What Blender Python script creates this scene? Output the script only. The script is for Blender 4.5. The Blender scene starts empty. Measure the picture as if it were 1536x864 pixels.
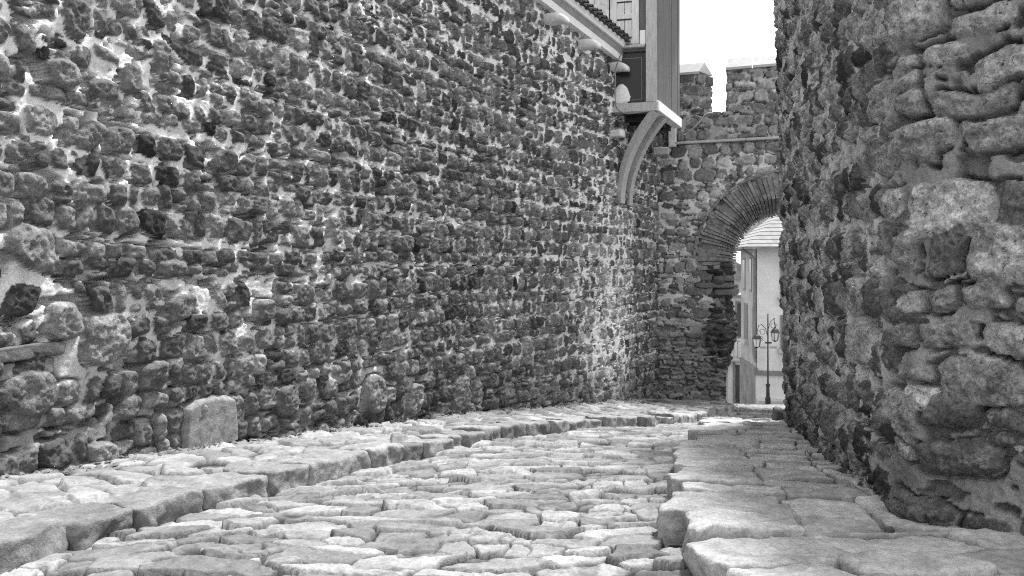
import bpy, bmesh, math, random
import numpy as np
from mathutils import Vector, Matrix

# ------------------------------------------------------------------ camera, light, exposure
scene = bpy.context.scene
C = scene.collection
R = math.radians
F = 1109.0            # focal length in photo pixels (photo 1536 wide)
HZ = 405.0            # horizon row in the photo
cam_d = bpy.data.cameras.new('camera')
cam = bpy.data.objects.new('camera', cam_d)
C.objects.link(cam)
cam.location = (0, 0, 0)
cam.rotation_euler = (R(90), 0, 0)
cam_d.sensor_width = 36
cam_d.lens = 36 * F / 1536
cam_d.shift_y = -(432 - HZ) / 1536
cam_d.clip_start = 0.05
cam_d.clip_end = 2000
scene.camera = cam

SUN_EL, SUN_AZ = 63, 46      # azimuth clockwise from +Y: the light comes from ahead and right, high
w = bpy.data.worlds.new('World')
scene.world = w
w.use_nodes = True
nt = w.node_tree
bg = nt.nodes['Background']
sky = nt.nodes.new('ShaderNodeTexSky')
sky.sky_type = 'NISHITA'
sky.sun_disc = False
sky.sun_elevation = R(SUN_EL)
sky.sun_rotation = R(SUN_AZ)
bw = nt.nodes.new('ShaderNodeRGBToBW')
mixc = nt.nodes.new('ShaderNodeMix')
mixc.data_type = 'FLOAT'
mixc.inputs[0].default_value = 0.8          # high white cloud cover
mixc.inputs[3].default_value = 6.5
nt.links.new(sky.outputs[0], bw.inputs[0])
nt.links.new(bw.outputs[0], mixc.inputs[2])
nt.links.new(mixc.outputs[0], bg.inputs[0])
bg.inputs[1].default_value = 0.05
sl = bpy.data.lights.new('sun', 'SUN')
sl.energy = 1.5
sl.angle = R(10)
sl.color = (1, 1, 1)
sun = bpy.data.objects.new('sun', sl)
C.objects.link(sun)
el, az = R(SUN_EL), R(SUN_AZ)
d = Vector((math.sin(az) * math.cos(el), math.cos(az) * math.cos(el), math.sin(el)))
sun.rotation_euler = d.to_track_quat('Z', 'Y').to_euler()
sun.location = (0, 0, 30)
vs = scene.view_settings
scene.display_settings.display_device = 'sRGB'
vs.view_transform = 'Standard'
vs.look = 'None'
vs.exposure = 2.45
vs.gamma = 1
vs.use_curve_mapping = False
scene.cycles.use_denoising = False
scene.cycles.filter_width = 1.1
scene.cycles.max_bounces = 6
scene.cycles.diffuse_bounces = 2

# ------------------------------------------------------------------ noise and mesh helpers
def _hash(ix, iy, iz, seed):
    h = (ix.astype(np.int64) * 374761393 + iy.astype(np.int64) * 668265263 + iz.astype(np.int64) * 1440662683 + seed * 982451653) & 0xffffffff
    h = ((h ^ (h >> 13)) * 1274126177) & 0xffffffff
    h = ((h ^ (h >> 15)) * 2246822519) & 0xffffffff
    h = h ^ (h >> 16)
    return (h & 0xffffff).astype(np.float64) / 8388607.5 - 1.0

def vn2(x, y, seed):
    ix, iy = np.floor(x), np.floor(y)
    fx, fy = x - ix, y - iy
    fx = fx * fx * (3 - 2 * fx); fy = fy * fy * (3 - 2 * fy)
    z = np.zeros_like(ix)
    a = _hash(ix, iy, z, seed); b = _hash(ix + 1, iy, z, seed)
    c = _hash(ix, iy + 1, z, seed); e = _hash(ix + 1, iy + 1, z, seed)
    return (a + (b - a) * fx) * (1 - fy) + (c + (e - c) * fx) * fy

def fbm(x, y, seed, octv=4, gain=.5):
    x = np.asarray(x, float); y = np.asarray(y, float)
    s = 0; a = 1; t = 0
    for k in range(octv):
        s = s + a * vn2(x + 17.3 * k, y - 9.1 * k, seed + k); t += a
        a *= gain; x = x * 2.03; y = y * 2.03
    return s / t

def vn3(x, y, z, seed):
    ix, iy, iz = np.floor(x), np.floor(y), np.floor(z)
    fx, fy, fz = x - ix, y - iy, z - iz
    fx = fx * fx * (3 - 2 * fx); fy = fy * fy * (3 - 2 * fy); fz = fz * fz * (3 - 2 * fz)
    def pl(k):
        a = _hash(ix, iy, iz + k, seed); b = _hash(ix + 1, iy, iz + k, seed)
        c = _hash(ix, iy + 1, iz + k, seed); e = _hash(ix + 1, iy + 1, iz + k, seed)
        return (a + (b - a) * fx) * (1 - fy) + (c + (e - c) * fx) * fy
    p, q = pl(0), pl(1)
    return p + (q - p) * fz

def fbm3(x, y, z, seed, octv=4, gain=.5):
    s = 0; a = 1; t = 0
    for k in range(octv):
        s = s + a * vn3(x + 5.7 * k, y, z - 3.1 * k, seed + k); t += a
        a *= gain; x = x * 2.03; y = y * 2.03; z = z * 2.03
    return s / t

def sstep(a, b, x):
    t = np.clip((x - a) / (b - a), 0, 1)
    return t * t * (3 - 2 * t)

def link(o, parent=None):
    C.objects.link(o)
    if parent is not None:
        o.parent = parent
        o.matrix_parent_inverse = parent.matrix_basis.inverted()
    return o

def mesh_np(name, V, faces, mat, parent=None, attrs=None, smooth=True):
    me = bpy.data.meshes.new(name)
    V = np.asarray(V, np.float32)
    if isinstance(faces, np.ndarray):
        fl = faces.astype(np.int32).ravel(); n = len(faces)
        starts = np.arange(n, dtype=np.int32) * 4; tot = np.full(n, 4, np.int32)
    else:
        tot = np.array([len(f) for f in faces], np.int32)
        fl = np.concatenate([np.asarray(f, np.int32) for f in faces])
        starts = np.concatenate([[0], np.cumsum(tot)[:-1]]).astype(np.int32)
    me.vertices.add(len(V)); me.vertices.foreach_set('co', V.ravel())
    me.loops.add(len(fl)); me.loops.foreach_set('vertex_index', fl)
    me.polygons.add(len(tot)); me.polygons.foreach_set('loop_start', starts); me.polygons.foreach_set('loop_total', tot)
    me.update(calc_edges=True); me.validate()
    me.polygons.foreach_set('use_smooth', np.full(len(me.polygons), smooth, bool))
    if attrs:
        for k, a in attrs.items():
            at_ = me.attributes.new(k, 'FLOAT', 'POINT')
            at_.data.foreach_set('value', np.asarray(a, np.float32).ravel())
    if mat: me.materials.append(mat)
    return link(bpy.data.objects.new(name, me), parent)

def obj(name, bm, mat, parent=None, smooth=False):
    me = bpy.data.meshes.new(name)
    bmesh.ops.recalc_face_normals(bm, faces=bm.faces)
    bm.to_mesh(me); bm.free()
    if smooth:
        me.polygons.foreach_set('use_smooth', [True] * len(me.polygons))
    if mat: me.materials.append(mat)
    return link(bpy.data.objects.new(name, me), parent)

def tag(o, label, cat, group=None):
    o['label'] = label; o['category'] = cat
    if group: o['group'] = group
    return o

def thing(name, label, cat, loc, group=None):
    o = bpy.data.objects.new(name, None); C.objects.link(o)
    o.location = loc; o.empty_display_size = .2
    bpy.context.view_layer.update()
    return tag(o, label, cat, group)

def structure(o):
    o['kind'] = 'structure'
    return o

def at(px, py, Y):
    return Vector(((px - 768) / F * Y, Y, (HZ - py) / F * Y))

def grid_quads(nr, nc, off=0):
    i = np.arange(nr - 1)[:, None] * nc + np.arange(nc - 1)[None, :]
    return (np.stack([i, i + 1, i + nc + 1, i + nc], -1).reshape(-1, 4) + off)

# box given by centre-free frame: origin, three edge vectors
def add_hexa(bm, o, u, v, t, bev=.0):
    o, u, v, t = map(Vector, (o, u, v, t))
    vs_ = [bm.verts.new(p) for p in (o, o + u, o + u + v, o + v, o + t, o + u + t, o + u + v + t, o + v + t)]
    fs = [bm.faces.new([vs_[k] for k in q]) for q in ((0, 3, 2, 1), (4, 5, 6, 7), (0, 1, 5, 4), (1, 2, 6, 5), (2, 3, 7, 6), (3, 0, 4, 7))]
    if bev > 0:
        es = list({e for f in fs for e in f.edges})
        bmesh.ops.bevel(bm, geom=es, offset=bev, segments=1, affect='EDGES', profile=.5)
    return vs_

def add_prism(bm, pts, z0, z1):
    lo = [bm.verts.new((x, y, z0)) for x, y in pts]
    hi = [bm.verts.new((x, y, z1)) for x, y in pts]
    n = len(pts)
    bm.faces.new(lo[::-1]); bm.faces.new(hi)
    for k in range(n):
        bm.faces.new((lo[k], lo[(k + 1) % n], hi[(k + 1) % n], hi[k]))

def add_tube(bm, pts, rad, n=8, cap=True):
    pts = [Vector(p) for p in pts]
    if not hasattr(rad, '__len__'): rad = [rad] * len(pts)
    rings = []
    up = Vector((.31, .17, .93))
    for k, p in enumerate(pts):
        tdir = (pts[min(k + 1, len(pts) - 1)] - pts[max(k - 1, 0)]).normalized()
        a = tdir.cross(up)
        if a.length < .05: a = tdir.cross(Vector((1, 0, 0)))
        a.normalize(); b = tdir.cross(a)
        rings.append([bm.verts.new(p + (a * math.cos(q) + b * math.sin(q)) * rad[k]) for q in [2 * math.pi * j / n for j in range(n)]])
    for k in range(len(rings) - 1):
        for j in range(n):
            bm.faces.new((rings[k][j], rings[k][(j + 1) % n], rings[k + 1][(j + 1) % n], rings[k + 1][j]))
    if cap:
        bm.faces.new(rings[0][::-1]); bm.faces.new(rings[-1])

def catmull(P, n=24):
    P = [np.array(p, float) for p in P]
    P = [2 * P[0] - P[1]] + P + [2 * P[-1] - P[-2]]
    out = []
    for k in range(1, len(P) - 2):
        for j in range(n):
            t = j / n
            out.append(.5 * ((2 * P[k]) + (P[k + 1] - P[k - 1]) * t + (2 * P[k - 1] - 5 * P[k] + 4 * P[k + 1] - P[k + 2]) * t * t + (3 * P[k] - P[k - 1] - 3 * P[k + 1] + P[k + 2]) * t ** 3))
    out.append(P[-2])
    return np.array(out)

class Path:
    def __init__(self, P, smooth=True, side=1):
        self.p = catmull(P) if smooth else np.array(P, float)
        dl = np.linalg.norm(np.diff(self.p, axis=0), axis=1)
        self.s = np.concatenate([[0], np.cumsum(dl)])
        self.L = self.s[-1]; self.side = side
    def xy(self, s):
        return np.interp(s, self.s, self.p[:, 0]), np.interp(s, self.s, self.p[:, 1])
    def normal(self, s, e=.04):
        x0, y0 = self.xy(np.clip(s - e, 0, self.L)); x1, y1 = self.xy(np.clip(s + e, 0, self.L))
        tx, ty = x1 - x0, y1 - y0
        l = np.hypot(tx, ty) + 1e-9
        return self.side * ty / l, -self.side * tx / l        # side=1: normal to the right of travel
    def s_at_px(self, px, smin=0):
        ss = np.linspace(smin, self.L, 3000)
        x, y = self.xy(ss)
        q = np.where(y > .2, 768 + F * x / np.maximum(y, .2), -9999)
        return float(ss[np.argmin(abs(q - px))])
    def spot(self, px, py, smin=0):
        s = self.s_at_px(px, smin)
        x, y = self.xy(s)
        return s, (HZ - py) / F * float(y)

# ------------------------------------------------------------------ materials (the place is photographed in grey tones)
def nodes_mat(name):
    m = bpy.data.materials.new(name); m.use_nodes = True
    return m, m.node_tree, m.node_tree.nodes['Principled BSDF']

def mnode(nt, op, a, b=None, clamp=False):
    n = nt.nodes.new('ShaderNodeMath'); n.operation = op; n.use_clamp = clamp
    for k, v in enumerate((a, b)):
        if v is None: continue
        if isinstance(v, (int, float)): n.inputs[k].default_value = v
        else: nt.links.new(v, n.inputs[k])
    return n.outputs[0]

def noise(nt, vec, scale, detail=4, rough=.6, dist=0):
    n = nt.nodes.new('ShaderNodeTexNoise')
    n.inputs['Scale'].default_value = scale; n.inputs['Detail'].default_value = detail
    n.inputs['Roughness'].default_value = rough; n.inputs['Distortion'].default_value = dist
    if vec is not None: nt.links.new(vec, n.inputs['Vector'])
    return n.outputs[0]

def maprange(nt, v, a, b, c, e):
    n = nt.nodes.new('ShaderNodeMapRange')
    nt.links.new(v, n.inputs[0])
    for k, q in enumerate((a, b, c, e)): n.inputs[k + 1].default_value = q
    return n.outputs[0]

def mixf(nt, f, a, b):
    n = nt.nodes.new('ShaderNodeMix'); n.data_type = 'FLOAT'
    for k, v in ((0, f), (2, a), (3, b)):
        if isinstance(v, (int, float)): n.inputs[k].default_value = v
        else: nt.links.new(v, n.inputs[k])
    return n.outputs[0]

def stone_mat(name, mortar=.5, contrast=1.0, pit=.5, lichen=.3, fine=26, bump=.5, pth=.36, rough=.92):
    m, nt, b = nodes_mat(name)
    tc = nt.nodes.new('ShaderNodeTexCoord').outputs['Object']
    def attr(n):
        a = nt.nodes.new('ShaderNodeAttribute'); a.attribute_name = n
        return a.outputs['Fac']
    tone, mor = attr('tone'), attr('mortar')
    n1 = noise(nt, tc, fine, 6, .7)
    n2 = noise(nt, tc, fine * .22, 5, .65, .4)
    n3 = noise(nt, tc, fine * 3.2, 3, .7)
    # mottling of the stone
    k = mnode(nt, 'MULTIPLY', maprange(nt, n1, .32, .68, 1 - .42 * contrast, 1 + .5 * contrast), maprange(nt, n2, .3, .7, 1 - .55 * contrast, 1 + .65 * contrast))
    k = mnode(nt, 'MULTIPLY', k, maprange(nt, n3, .34, .66, 1 - .32 * contrast, 1 + .36 * contrast))
    base = mnode(nt, 'MULTIPLY', tone, k)
    pits = maprange(nt, noise(nt, tc, fine * 1.4, 4, .75, .6), pth, pth - .06, 0, 1)
    base = mixf(nt, mnode(nt, 'MULTIPLY', pits, pit), base, .025)
    li = mnode(nt, 'MULTIPLY', maprange(nt, noise(nt, tc, fine * .5, 5, .75, .8), .60, .68, 0, 1), lichen)
    base = mixf(nt, li, base, .55)
    km = mnode(nt, 'MULTIPLY', maprange(nt, n3, .32, .68, .82, 1.15), maprange(nt, n2, .3, .7, .7, 1.2))
    mcol = mnode(nt, 'MULTIPLY', km, attr('mtone'))
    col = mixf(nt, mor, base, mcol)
    col = mnode(nt, 'MINIMUM', mnode(nt, 'MAXIMUM', col, .015), .75)
    nt.links.new(col, b.inputs['Base Color'])
    b.inputs['Roughness'].default_value = rough
    b.inputs['Specular IOR Level'].default_value = .25
    bp = nt.nodes.new('ShaderNodeBump')
    bp.inputs['Strength'].default_value = bump; bp.inputs['Distance'].default_value = .022
    nt.links.new(mnode(nt, 'ADD', n1, mnode(nt, 'MULTIPLY', n3, .5)), bp.inputs['Height'])
    nt.links.new(bp.outputs[0], b.inputs['Normal'])
    return m

def plain_mat(name, col, var=.25, scale=8, stretch=(1, 1, 1), bump=.2, rough=.85, metal=0, dark=None, dist=.004):
    m, nt, b = nodes_mat(name)
    tc = nt.nodes.new('ShaderNodeTexCoord').outputs['Object']
    mp = nt.nodes.new('ShaderNodeMapping'); mp.inputs['Scale'].default_value = stretch
    nt.links.new(tc, mp.inputs[0])
    n1 = noise(nt, mp.outputs[0], scale, 6, .65, .3)
    n2 = noise(nt, mp.outputs[0], scale * 6, 3, .6)
    v = mnode(nt, 'MULTIPLY', maprange(nt, n1, .25, .75, col * (1 - var * 1.4), col * (1 + var)), maprange(nt, n2, .25, .75, 1 - var * .5, 1 + var * .4))
    if dark is not None:
        v = mixf(nt, maprange(nt, noise(nt, tc, scale * .5, 6, .7, 1), .56, .70, 0, .7), v, dark)
    nt.links.new(v, b.inputs['Base Color'])
    b.inputs['Roughness'].default_value = rough; b.inputs['Metallic'].default_value = metal
    b.inputs['Specular IOR Level'].default_value = .3
    if bump:
        bp = nt.nodes.new('ShaderNodeBump'); bp.inputs['Strength'].default_value = bump; bp.inputs['Distance'].default_value = dist
        nt.links.new(mnode(nt, 'ADD', n1, mnode(nt, 'MULTIPLY', n2, .4)), bp.inputs['Height'])
        nt.links.new(bp.outputs[0], b.inputs['Normal'])
    return m

M = {}
M['rubble'] = stone_mat('rubble', contrast=.85, pit=.55, lichen=.12, fine=30, bump=.6)
M['old_rubble'] = stone_mat('old_rubble', contrast=.95, pit=.8, pth=.41, lichen=.45, fine=26, bump=.75)
M['gate_rubble'] = stone_mat('gate_rubble', contrast=.7, pit=.4, lichen=.1, fine=14, bump=.5)
M['paving'] = stone_mat('paving', contrast=.5, pit=.5, lichen=.1, fine=22, bump=.35)
M['kerb'] = stone_mat('kerb', contrast=.5, pit=.4, lichen=.15, fine=22, bump=.5)
M['block'] = plain_mat('block', .22, .5, 9, bump=.8, dark=.05, dist=.012)
M['slab'] = plain_mat('slab', .24, .45, 14, bump=.7, dark=.05, dist=.012)
M['brick'] = plain_mat('brick', .22, .6, 5, bump=.8, dark=.06, dist=.015)
M['mortar'] = plain_mat('mortar', .16, .4, 10, bump=.6)
M['white'] = plain_mat('white_paint', .78, .08, 5, bump=.1)
M['greyband'] = plain_mat('grey_board', .30, .15, 5, bump=.1)
M['tile'] = plain_mat('tile', .07, .4, 14, bump=.3)
M['pale_wood'] = plain_mat('pale_wood', .60, .22, 6, (6, 6, .6), bump=.3, dark=.25)
M['frame_wood'] = plain_mat('frame_wood', .42, .22, 6, (5, 5, .7), bump=.3, dark=.22)
M['siding'] = plain_mat('siding', .13, .2, 4, (5, 5, .5), bump=.3, dark=.08)
M['bracket_wood'] = plain_mat('bracket_wood', .40, .2, 9, (3, 3, 1), bump=.25, dark=.25)
M['corbel_wood'] = plain_mat('corbel_wood', .42, .15, 8, bump=.2)
M['pale_corbel'] = plain_mat('pale_corbel', .66, .12, 8, bump=.2)
M['dark_wood'] = plain_mat('dark_wood', .05, .3, 8, bump=.3)
M['glass'] = plain_mat('dark_glass', .018, .2, 3, bump=0, rough=.25)
M['cloth'] = plain_mat('cloth', .75, .1, 8, bump=.4)
M['black'] = plain_mat('black_iron', .035, .3, 20, bump=.1, rough=.5)
M['cable'] = plain_mat('cable_sheath', .22, .2, 20, bump=0)
M['plaster'] = plain_mat('plaster', .62, .14, 1.2, bump=.1, dark=.48)
M['grey_plaster'] = plain_mat('grey_plaster', .36, .3, 1.2, bump=.2, dark=.18)
M['dark_plinth'] = plain_mat('dark_plinth', .20, .4, 1.5, bump=.3, dark=.12)
M['far_trim'] = plain_mat('far_trim', .2, .2, 3, bump=.1)
M['far_roof'] = plain_mat('far_roof', .27, .25, 3, bump=.3, dark=.3)
M['far_pane'] = plain_mat('far_pane', .06, .3, 1, bump=0, rough=.2)
M['lamp_glass'] = plain_mat('lamp_glass', .6, .1, 3, bump=0, rough=.2)
M['earth'] = plain_mat('earth', .16, .4, 3, bump=.5)

# ------------------------------------------------------------------ the lie of the land
LW = [(-4.55, 0.0), (-3.82, 2.5), (-3.13, 4.52), (-2.46, 6.22), (-.62, 10.17), (1.98, 14.13), (2.30, 14.75), (3.23, 16.52)]
left_path = Path(LW, True, 1)
_lwx = left_path.p
def wall_x(Y):
    return np.minimum(np.interp(Y, _lwx[:, 1], _lwx[:, 0]), 3.3)
GY = np.array([-60, 0, 4.2, 5.8, 15.5, 17.5, 33.5, 70, 90, 400])
GZ = np.array([2.5, -.8, -1.22, -1.404, -2.665, -2.96, -5.78, -12, -14, -14])
def zp(X, Y):
    """top of the pavements"""
    X = np.asarray(X, float); Y = np.asarray(Y, float)
    g = np.interp(Y, GY, GZ)
    return g - .06 * sstep(8.5, 12.5, Y) * np.clip(X - wall_x(Y), 0, 3.0)
def zr(X, Y):
    """the road surface"""
    return zp(X, Y) - .125

# ------------------------------------------------------------------ masonry: a real relief of stones standing out of mortar
def courses(s0, s1, z0, z1, h, wd, rng, small=.2, jit=.02, wob=.05):
    out = []
    z = z0
    row = 0
    while z < z1:
        hh = rng.uniform(*h)
        if rng.random() < .09: hh *= .55
        s = s0 + rng.uniform(-.2, .2)
        ph = rng.uniform(0, 50)
        while s < s1:
            ww = rng.uniform(*wd) * rng.choice([.7, .85, 1, 1.1, 1.3])
            ww = max(ww, hh * .55)
            gap = rng.uniform(.012, .032)
            cz = z + hh / 2 + wob * math.sin(s * .9 + ph) + rng.uniform(-jit, jit)
            if rng.random() < small and hh > .15:
                k = rng.uniform(.35, .65)
                for (cc, bb) in ((cz - hh / 2 + hh * k / 2, hh * k), (cz + hh / 2 - hh * (1 - k) / 2, hh * (1 - k))):
                    out.append([s + ww / 2, cc, ww / 2 - gap / 2, bb / 2 - gap * .4])
            else:
                out.append([s + ww / 2, cz, ww / 2 - gap / 2, hh / 2 * rng.uniform(.84, 1.02) - gap * .4])
            s += ww
        # thin pinning stones along the bed joint
        s = s0
        while s < s1:
            s += rng.uniform(.2, .9)
            out.append([s, z + wob * math.sin(s * .9 + ph) + rng.uniform(-.015, .015), rng.uniform(.03, .09), rng.uniform(.010, .028)])
        z += hh
        row += 1
    return out

def finish_stones(raw, rng, hgt=(.025, .06), tone=(.10, .26), rot=.14, p=(2.6, 5)):
    out = []
    for st in raw:
        cs, cz, a, b = st[:4]
        a = max(a, .02); b = max(b, .012)
        f = min(1, min(a, b) / .07)
        t = rng.uniform(*tone)
        if rng.random() < .10: t *= .5
        if rng.random() < .06: t *= 1.5
        out.append(dict(c=(cs, cz), a=a, b=b, r=rng.gauss(0, rot), p=rng.uniform(*p), h=rng.uniform(*hgt) * (.35 + .65 * f),
                        t=t, ts=rng.gauss(0, .075), tz=rng.gauss(0, .075), e=rng.uniform(.018, .05) * (.5 + .5 * f),
                        sh=rng.gauss(0, .18),
                        cuts=[(rng.uniform(0, 6.283), rng.uniform(.35, .8), rng.uniform(.2, .7)) for _ in range(rng.choice([0, 1, 2, 2]))]))
    return out

def masonry(s1, z1, stones, seed, warp=.018, rough=.012, mort_level=None, holes=.10, crack=.02, grit=.003):
    S, Z = np.meshgrid(s1, z1)
    n_a = fbm(S * 5, Z * 5, seed, 3); n_b = fbm(S * 5 + 40, Z * 5, seed + 9, 3)
    f_a = fbm(S * 22, Z * 22, seed + 21, 2); f_b = fbm(S * 22 + 9, Z * 22, seed + 33, 2)
    WS = S + warp * n_a * 1.6 + .007 * f_a
    WZ = Z + warp * n_b * 1.3 + .007 * f_b
    H = np.full(S.shape, -1.0); T = np.full(S.shape, .15); D = np.full(S.shape, 0.0); OD = np.full(S.shape, 1.0)
    for st in stones:
        cs, cz = st['c']; a, b = st['a'], st['b']
        r = max(a, b) + warp * 1.7 + .012
        i0, i1 = np.searchsorted(s1, (cs - r, cs + r)); j0, j1 = np.searchsorted(z1, (cz - min(r, b * 1.6 + .05), cz + min(r, b * 1.6 + .05)))
        if i1 - i0 < 1 or j1 - j0 < 1: continue
        u = WS[j0:j1, i0:i1] - cs; v = WZ[j0:j1, i0:i1] - cz
        u = u + st['sh'] * v
        c_, s_ = math.cos(st['r']), math.sin(st['r'])
        u, v = (u * c_ + v * s_) / a, (-u * s_ + v * c_) / b
        q = (np.abs(u) ** st['p'] + np.abs(v) ** st['p']) ** (1 / st['p'])
        dd = (1 - q) * min(a, b)
        prof = st['h'] * np.sqrt(np.clip(1 - (1 - np.clip(dd / st['e'], 0, 1)) ** 2, 0, 1))
        h = prof + (st['ts'] * u * a + st['tz'] * v * b) * 1.0
        for (th, cc, k) in st['cuts']:
            h = h - np.maximum(0, u * math.cos(th) + v * math.sin(th) - cc) * k * min(a, b)
        od = OD[j0:j1, i0:i1]; np.minimum(od, np.where(dd < 0, -dd, 1.0), out=od)
        sub = H[j0:j1, i0:i1]
        m = (dd > 0) & (h > sub)
        sub[m] = h[m]; T[j0:j1, i0:i1][m] = st['t']; D[j0:j1, i0:i1][m] = dd[m]
    rg = fbm(S * 14, Z * 14, seed + 50, 4, .6)
    rd = 1 - np.abs(fbm(S * 7, Z * 7, seed + 60, 4, .55)) * 2.2
    rf = .45 - np.abs(fbm(S * 24, Z * 24, seed + 64, 3, .6)) * 2
    rel = rough * (rg * 1.0 + rd * .6 + rf * .6)
    ml = mort_level(S, Z) if mort_level is not None else np.zeros_like(S)
    big = fbm(S * 1.6, Z * 1.6, seed + 70, 3)
    hole = sstep(.14, .28, fbm(S * 8, Z * 10, seed + 85, 3)) * holes
    Mh = ml + .005 * rg + .012 * fbm(S * 9, Z * 9, seed + 80, 3) + .010 * big - hole
    Mh = Mh + grit * (.4 - np.abs(fbm(S * 20, Z * 20, seed + 88, 3)) * 2)
    Mh = Mh - .075 * sstep(.020, .008, OD) * sstep(crack, crack + .16, fbm(S * 7 + 3, Z * 7, seed + 92, 3))
    Hs = np.where(H > -.5, H + rel * np.clip(D / .03, .12, 1), -1)
    mask = sstep(-.003, .002, Mh - Hs)
    return S, Z, np.maximum(Hs, Mh), T, mask

def wall_mesh(name, path, s1, z1, stones, seed, mat, parent=None, thick=.7, top=None, lean=None, keep=None, tone_f=None, mtone_f=None, **kw):
    S, Z, H, T, Mk = masonry(s1, z1, stones, seed, **kw)
    x, y = path.xy(s1); nx, ny = path.normal(s1)
    if top is not None:
        Z = np.minimum(Z, top(S))
    off = lean(S, Z) if lean is not None else 0
    X = x[None, :] + nx[None, :] * (H + off); Y = y[None, :] + ny[None, :] * (H + off)
    nr, nc = S.shape
    V = np.stack([X, Y, Z], -1).reshape(-1, 3)
    q = grid_quads(nr, nc)
    if path.side < 0: q = q[:, ::-1]
    if keep is not None:
        cs = S.ravel()[q].mean(1); cz = Z.ravel()[q].mean(1)
        q = q[keep(cs, cz)]
    tone = T * (tone_f(S, Z) if tone_f is not None else 1)
    mt = mtone_f(S, Z) if mtone_f is not None else np.full(S.shape, .45)
    tone = tone.ravel(); mk = Mk.ravel(); mt = mt.ravel()
    if thick:
        # top, ends and back give the wall its thickness
        bt = np.stack([X[-1] - nx * thick, Y[-1] - ny * thick, Z[-1]], -1)
        bb = np.stack([X[0] - nx * thick, Y[0] - ny * thick, Z[0]], -1)
        o1 = len(V); o2 = o1 + nc
        V = np.concatenate([V, bt, bb])
        i = np.arange(nc - 1); ft = (nr - 1) * nc
        capq = np.stack([ft + i, ft + i + 1, o1 + i + 1, o1 + i], -1)
        bk = np.stack([o1 + i, o1 + i + 1, o2 + i + 1, o2 + i], -1)
        if path.side < 0: capq = capq[:, ::-1]; bk = bk[:, ::-1]
        q = [tuple(f) for f in q] + [tuple(f) for f in capq] + [tuple(f) for f in bk]
        for col, (e1, e2) in ((0, (o1, o2)), (nc - 1, (o1 + nc - 1, o2 + nc - 1))):
            cl = [r * nc + col for r in range(nr)]
            q.append(tuple(cl + [e1, e2]))
        tone = np.concatenate([tone, np.full(2 * nc, .15)]); mk = np.concatenate([mk, np.full(2 * nc, .5)]); mt = np.concatenate([mt, np.full(2 * nc, .3)])
    return mesh_np(name, V, q, mat, parent, dict(tone=tone, mortar=mk, mtone=mt))

def steps(s0, s1, f):
    out = [s0]
    while out[-1] < s1:
        out.append(out[-1] + f(out[-1]))
    out[-1] = s1
    return np.array(out)

# ------------------------------------------------------------------ paving: packed irregular stones with open joints
def paving(A1, A2, B2, seeds, seed, warp=.03, e=.03, hgt=.05):
    """A1 row coordinate (sorted), A2/B2 the two coordinates of every grid point"""
    n1 = fbm(A2 * 6, B2 * 6, seed, 3); n2 = fbm(A2 * 6 + 31, B2 * 6, seed + 5, 3)
    n3 = fbm(A2 * 26, B2 * 26, seed + 15, 3, .6)
    wa = A2 + warp * n1 + .005 * n3; wb = B2 + warp * 1.5 * n2 + .005 * n3
    sh = A2.shape
    F1 = np.full(sh, 9.0); F2 = np.full(sh, 9.0); T = np.full(sh, .3); K = np.zeros(sh); TL = np.zeros(sh)
    for sd in seeds:
        a, b, la, lb = sd['a'], sd['b'], sd['la'], sd['lb']
        r = 2.3 * max(la, lb * .6)
        i0, i1 = np.searchsorted(A1, (a - r, a + r))
        if i1 <= i0: continue
        u = wa[i0:i1] - a; v = wb[i0:i1] - b
        c_, s_ = math.cos(sd['r']), math.sin(sd['r'])
        uu = (u * c_ + v * s_) / la; vv = (-u * s_ + v * c_) / lb
        dist = (np.abs(uu) ** 2.1 + np.abs(vv) ** 2.1) ** (1 / 2.1)
        f1, f2 = F1[i0:i1], F2[i0:i1]
        m = dist < f1
        f2[:] = np.where(m, f1, np.minimum(f2, dist))
        f1[m] = dist[m]
        T[i0:i1][m] = sd['t']; K[i0:i1][m] = sd['h']
        TL[i0:i1][m] = (u * sd['ta'] + v * sd['tb'])[m]
    dd = (F2 - F1)
    edge = np.clip((dd - .05 * (1 + .5 * n3)) / (e * 8), 0, 1)
    prof = np.sqrt(np.clip(1 - (1 - edge) ** 2, 0, 1))
    rg = fbm(A2 * 11, B2 * 11, seed + 40, 4, .55)
    h = (hgt + K) * prof + TL * prof + .005 * rg
    crk = sstep(.028, .0, np.abs(fbm(A2 * 3.2, B2 * 2.6, seed + 60, 3))) * sstep(.0, .2, fbm(A2 * 1.3, B2 * 1.3, seed + 66, 2))
    h = h - .028 * crk * prof
    chip = sstep(.15, .35, fbm(A2 * 5, B2 * 5, seed + 44, 3)) * .014
    h = h - chip * prof + .004 * fbm(A2 * 40, B2 * 40, seed + 52, 3) * prof
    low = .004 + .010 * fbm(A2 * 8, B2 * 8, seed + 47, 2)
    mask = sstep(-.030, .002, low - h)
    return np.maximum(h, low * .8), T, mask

def pave_seeds(a0, a1, b0, b1, la, lb, rng, tone=(.30, .5), hj=.012, tilt=.05, rot=.12):
    out = []
    a = a0
    while a < a1:
        h = rng.uniform(*la)
        b = b0 + rng.uniform(-.3, 0)
        while b < b1:
            w_ = rng.uniform(*lb)
            out.append(dict(a=a + h / 2 + rng.gauss(0, .26) * h, b=b + w_ / 2, la=h, lb=w_ * rng.uniform(.85, 1.1), r=rng.gauss(0, rot), t=rng.uniform(*tone),
                            h=rng.gauss(0, hj), ta=rng.gauss(0, tilt), tb=rng.gauss(0, tilt * .6)))
            b += w_
        a += h
    return out

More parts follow.
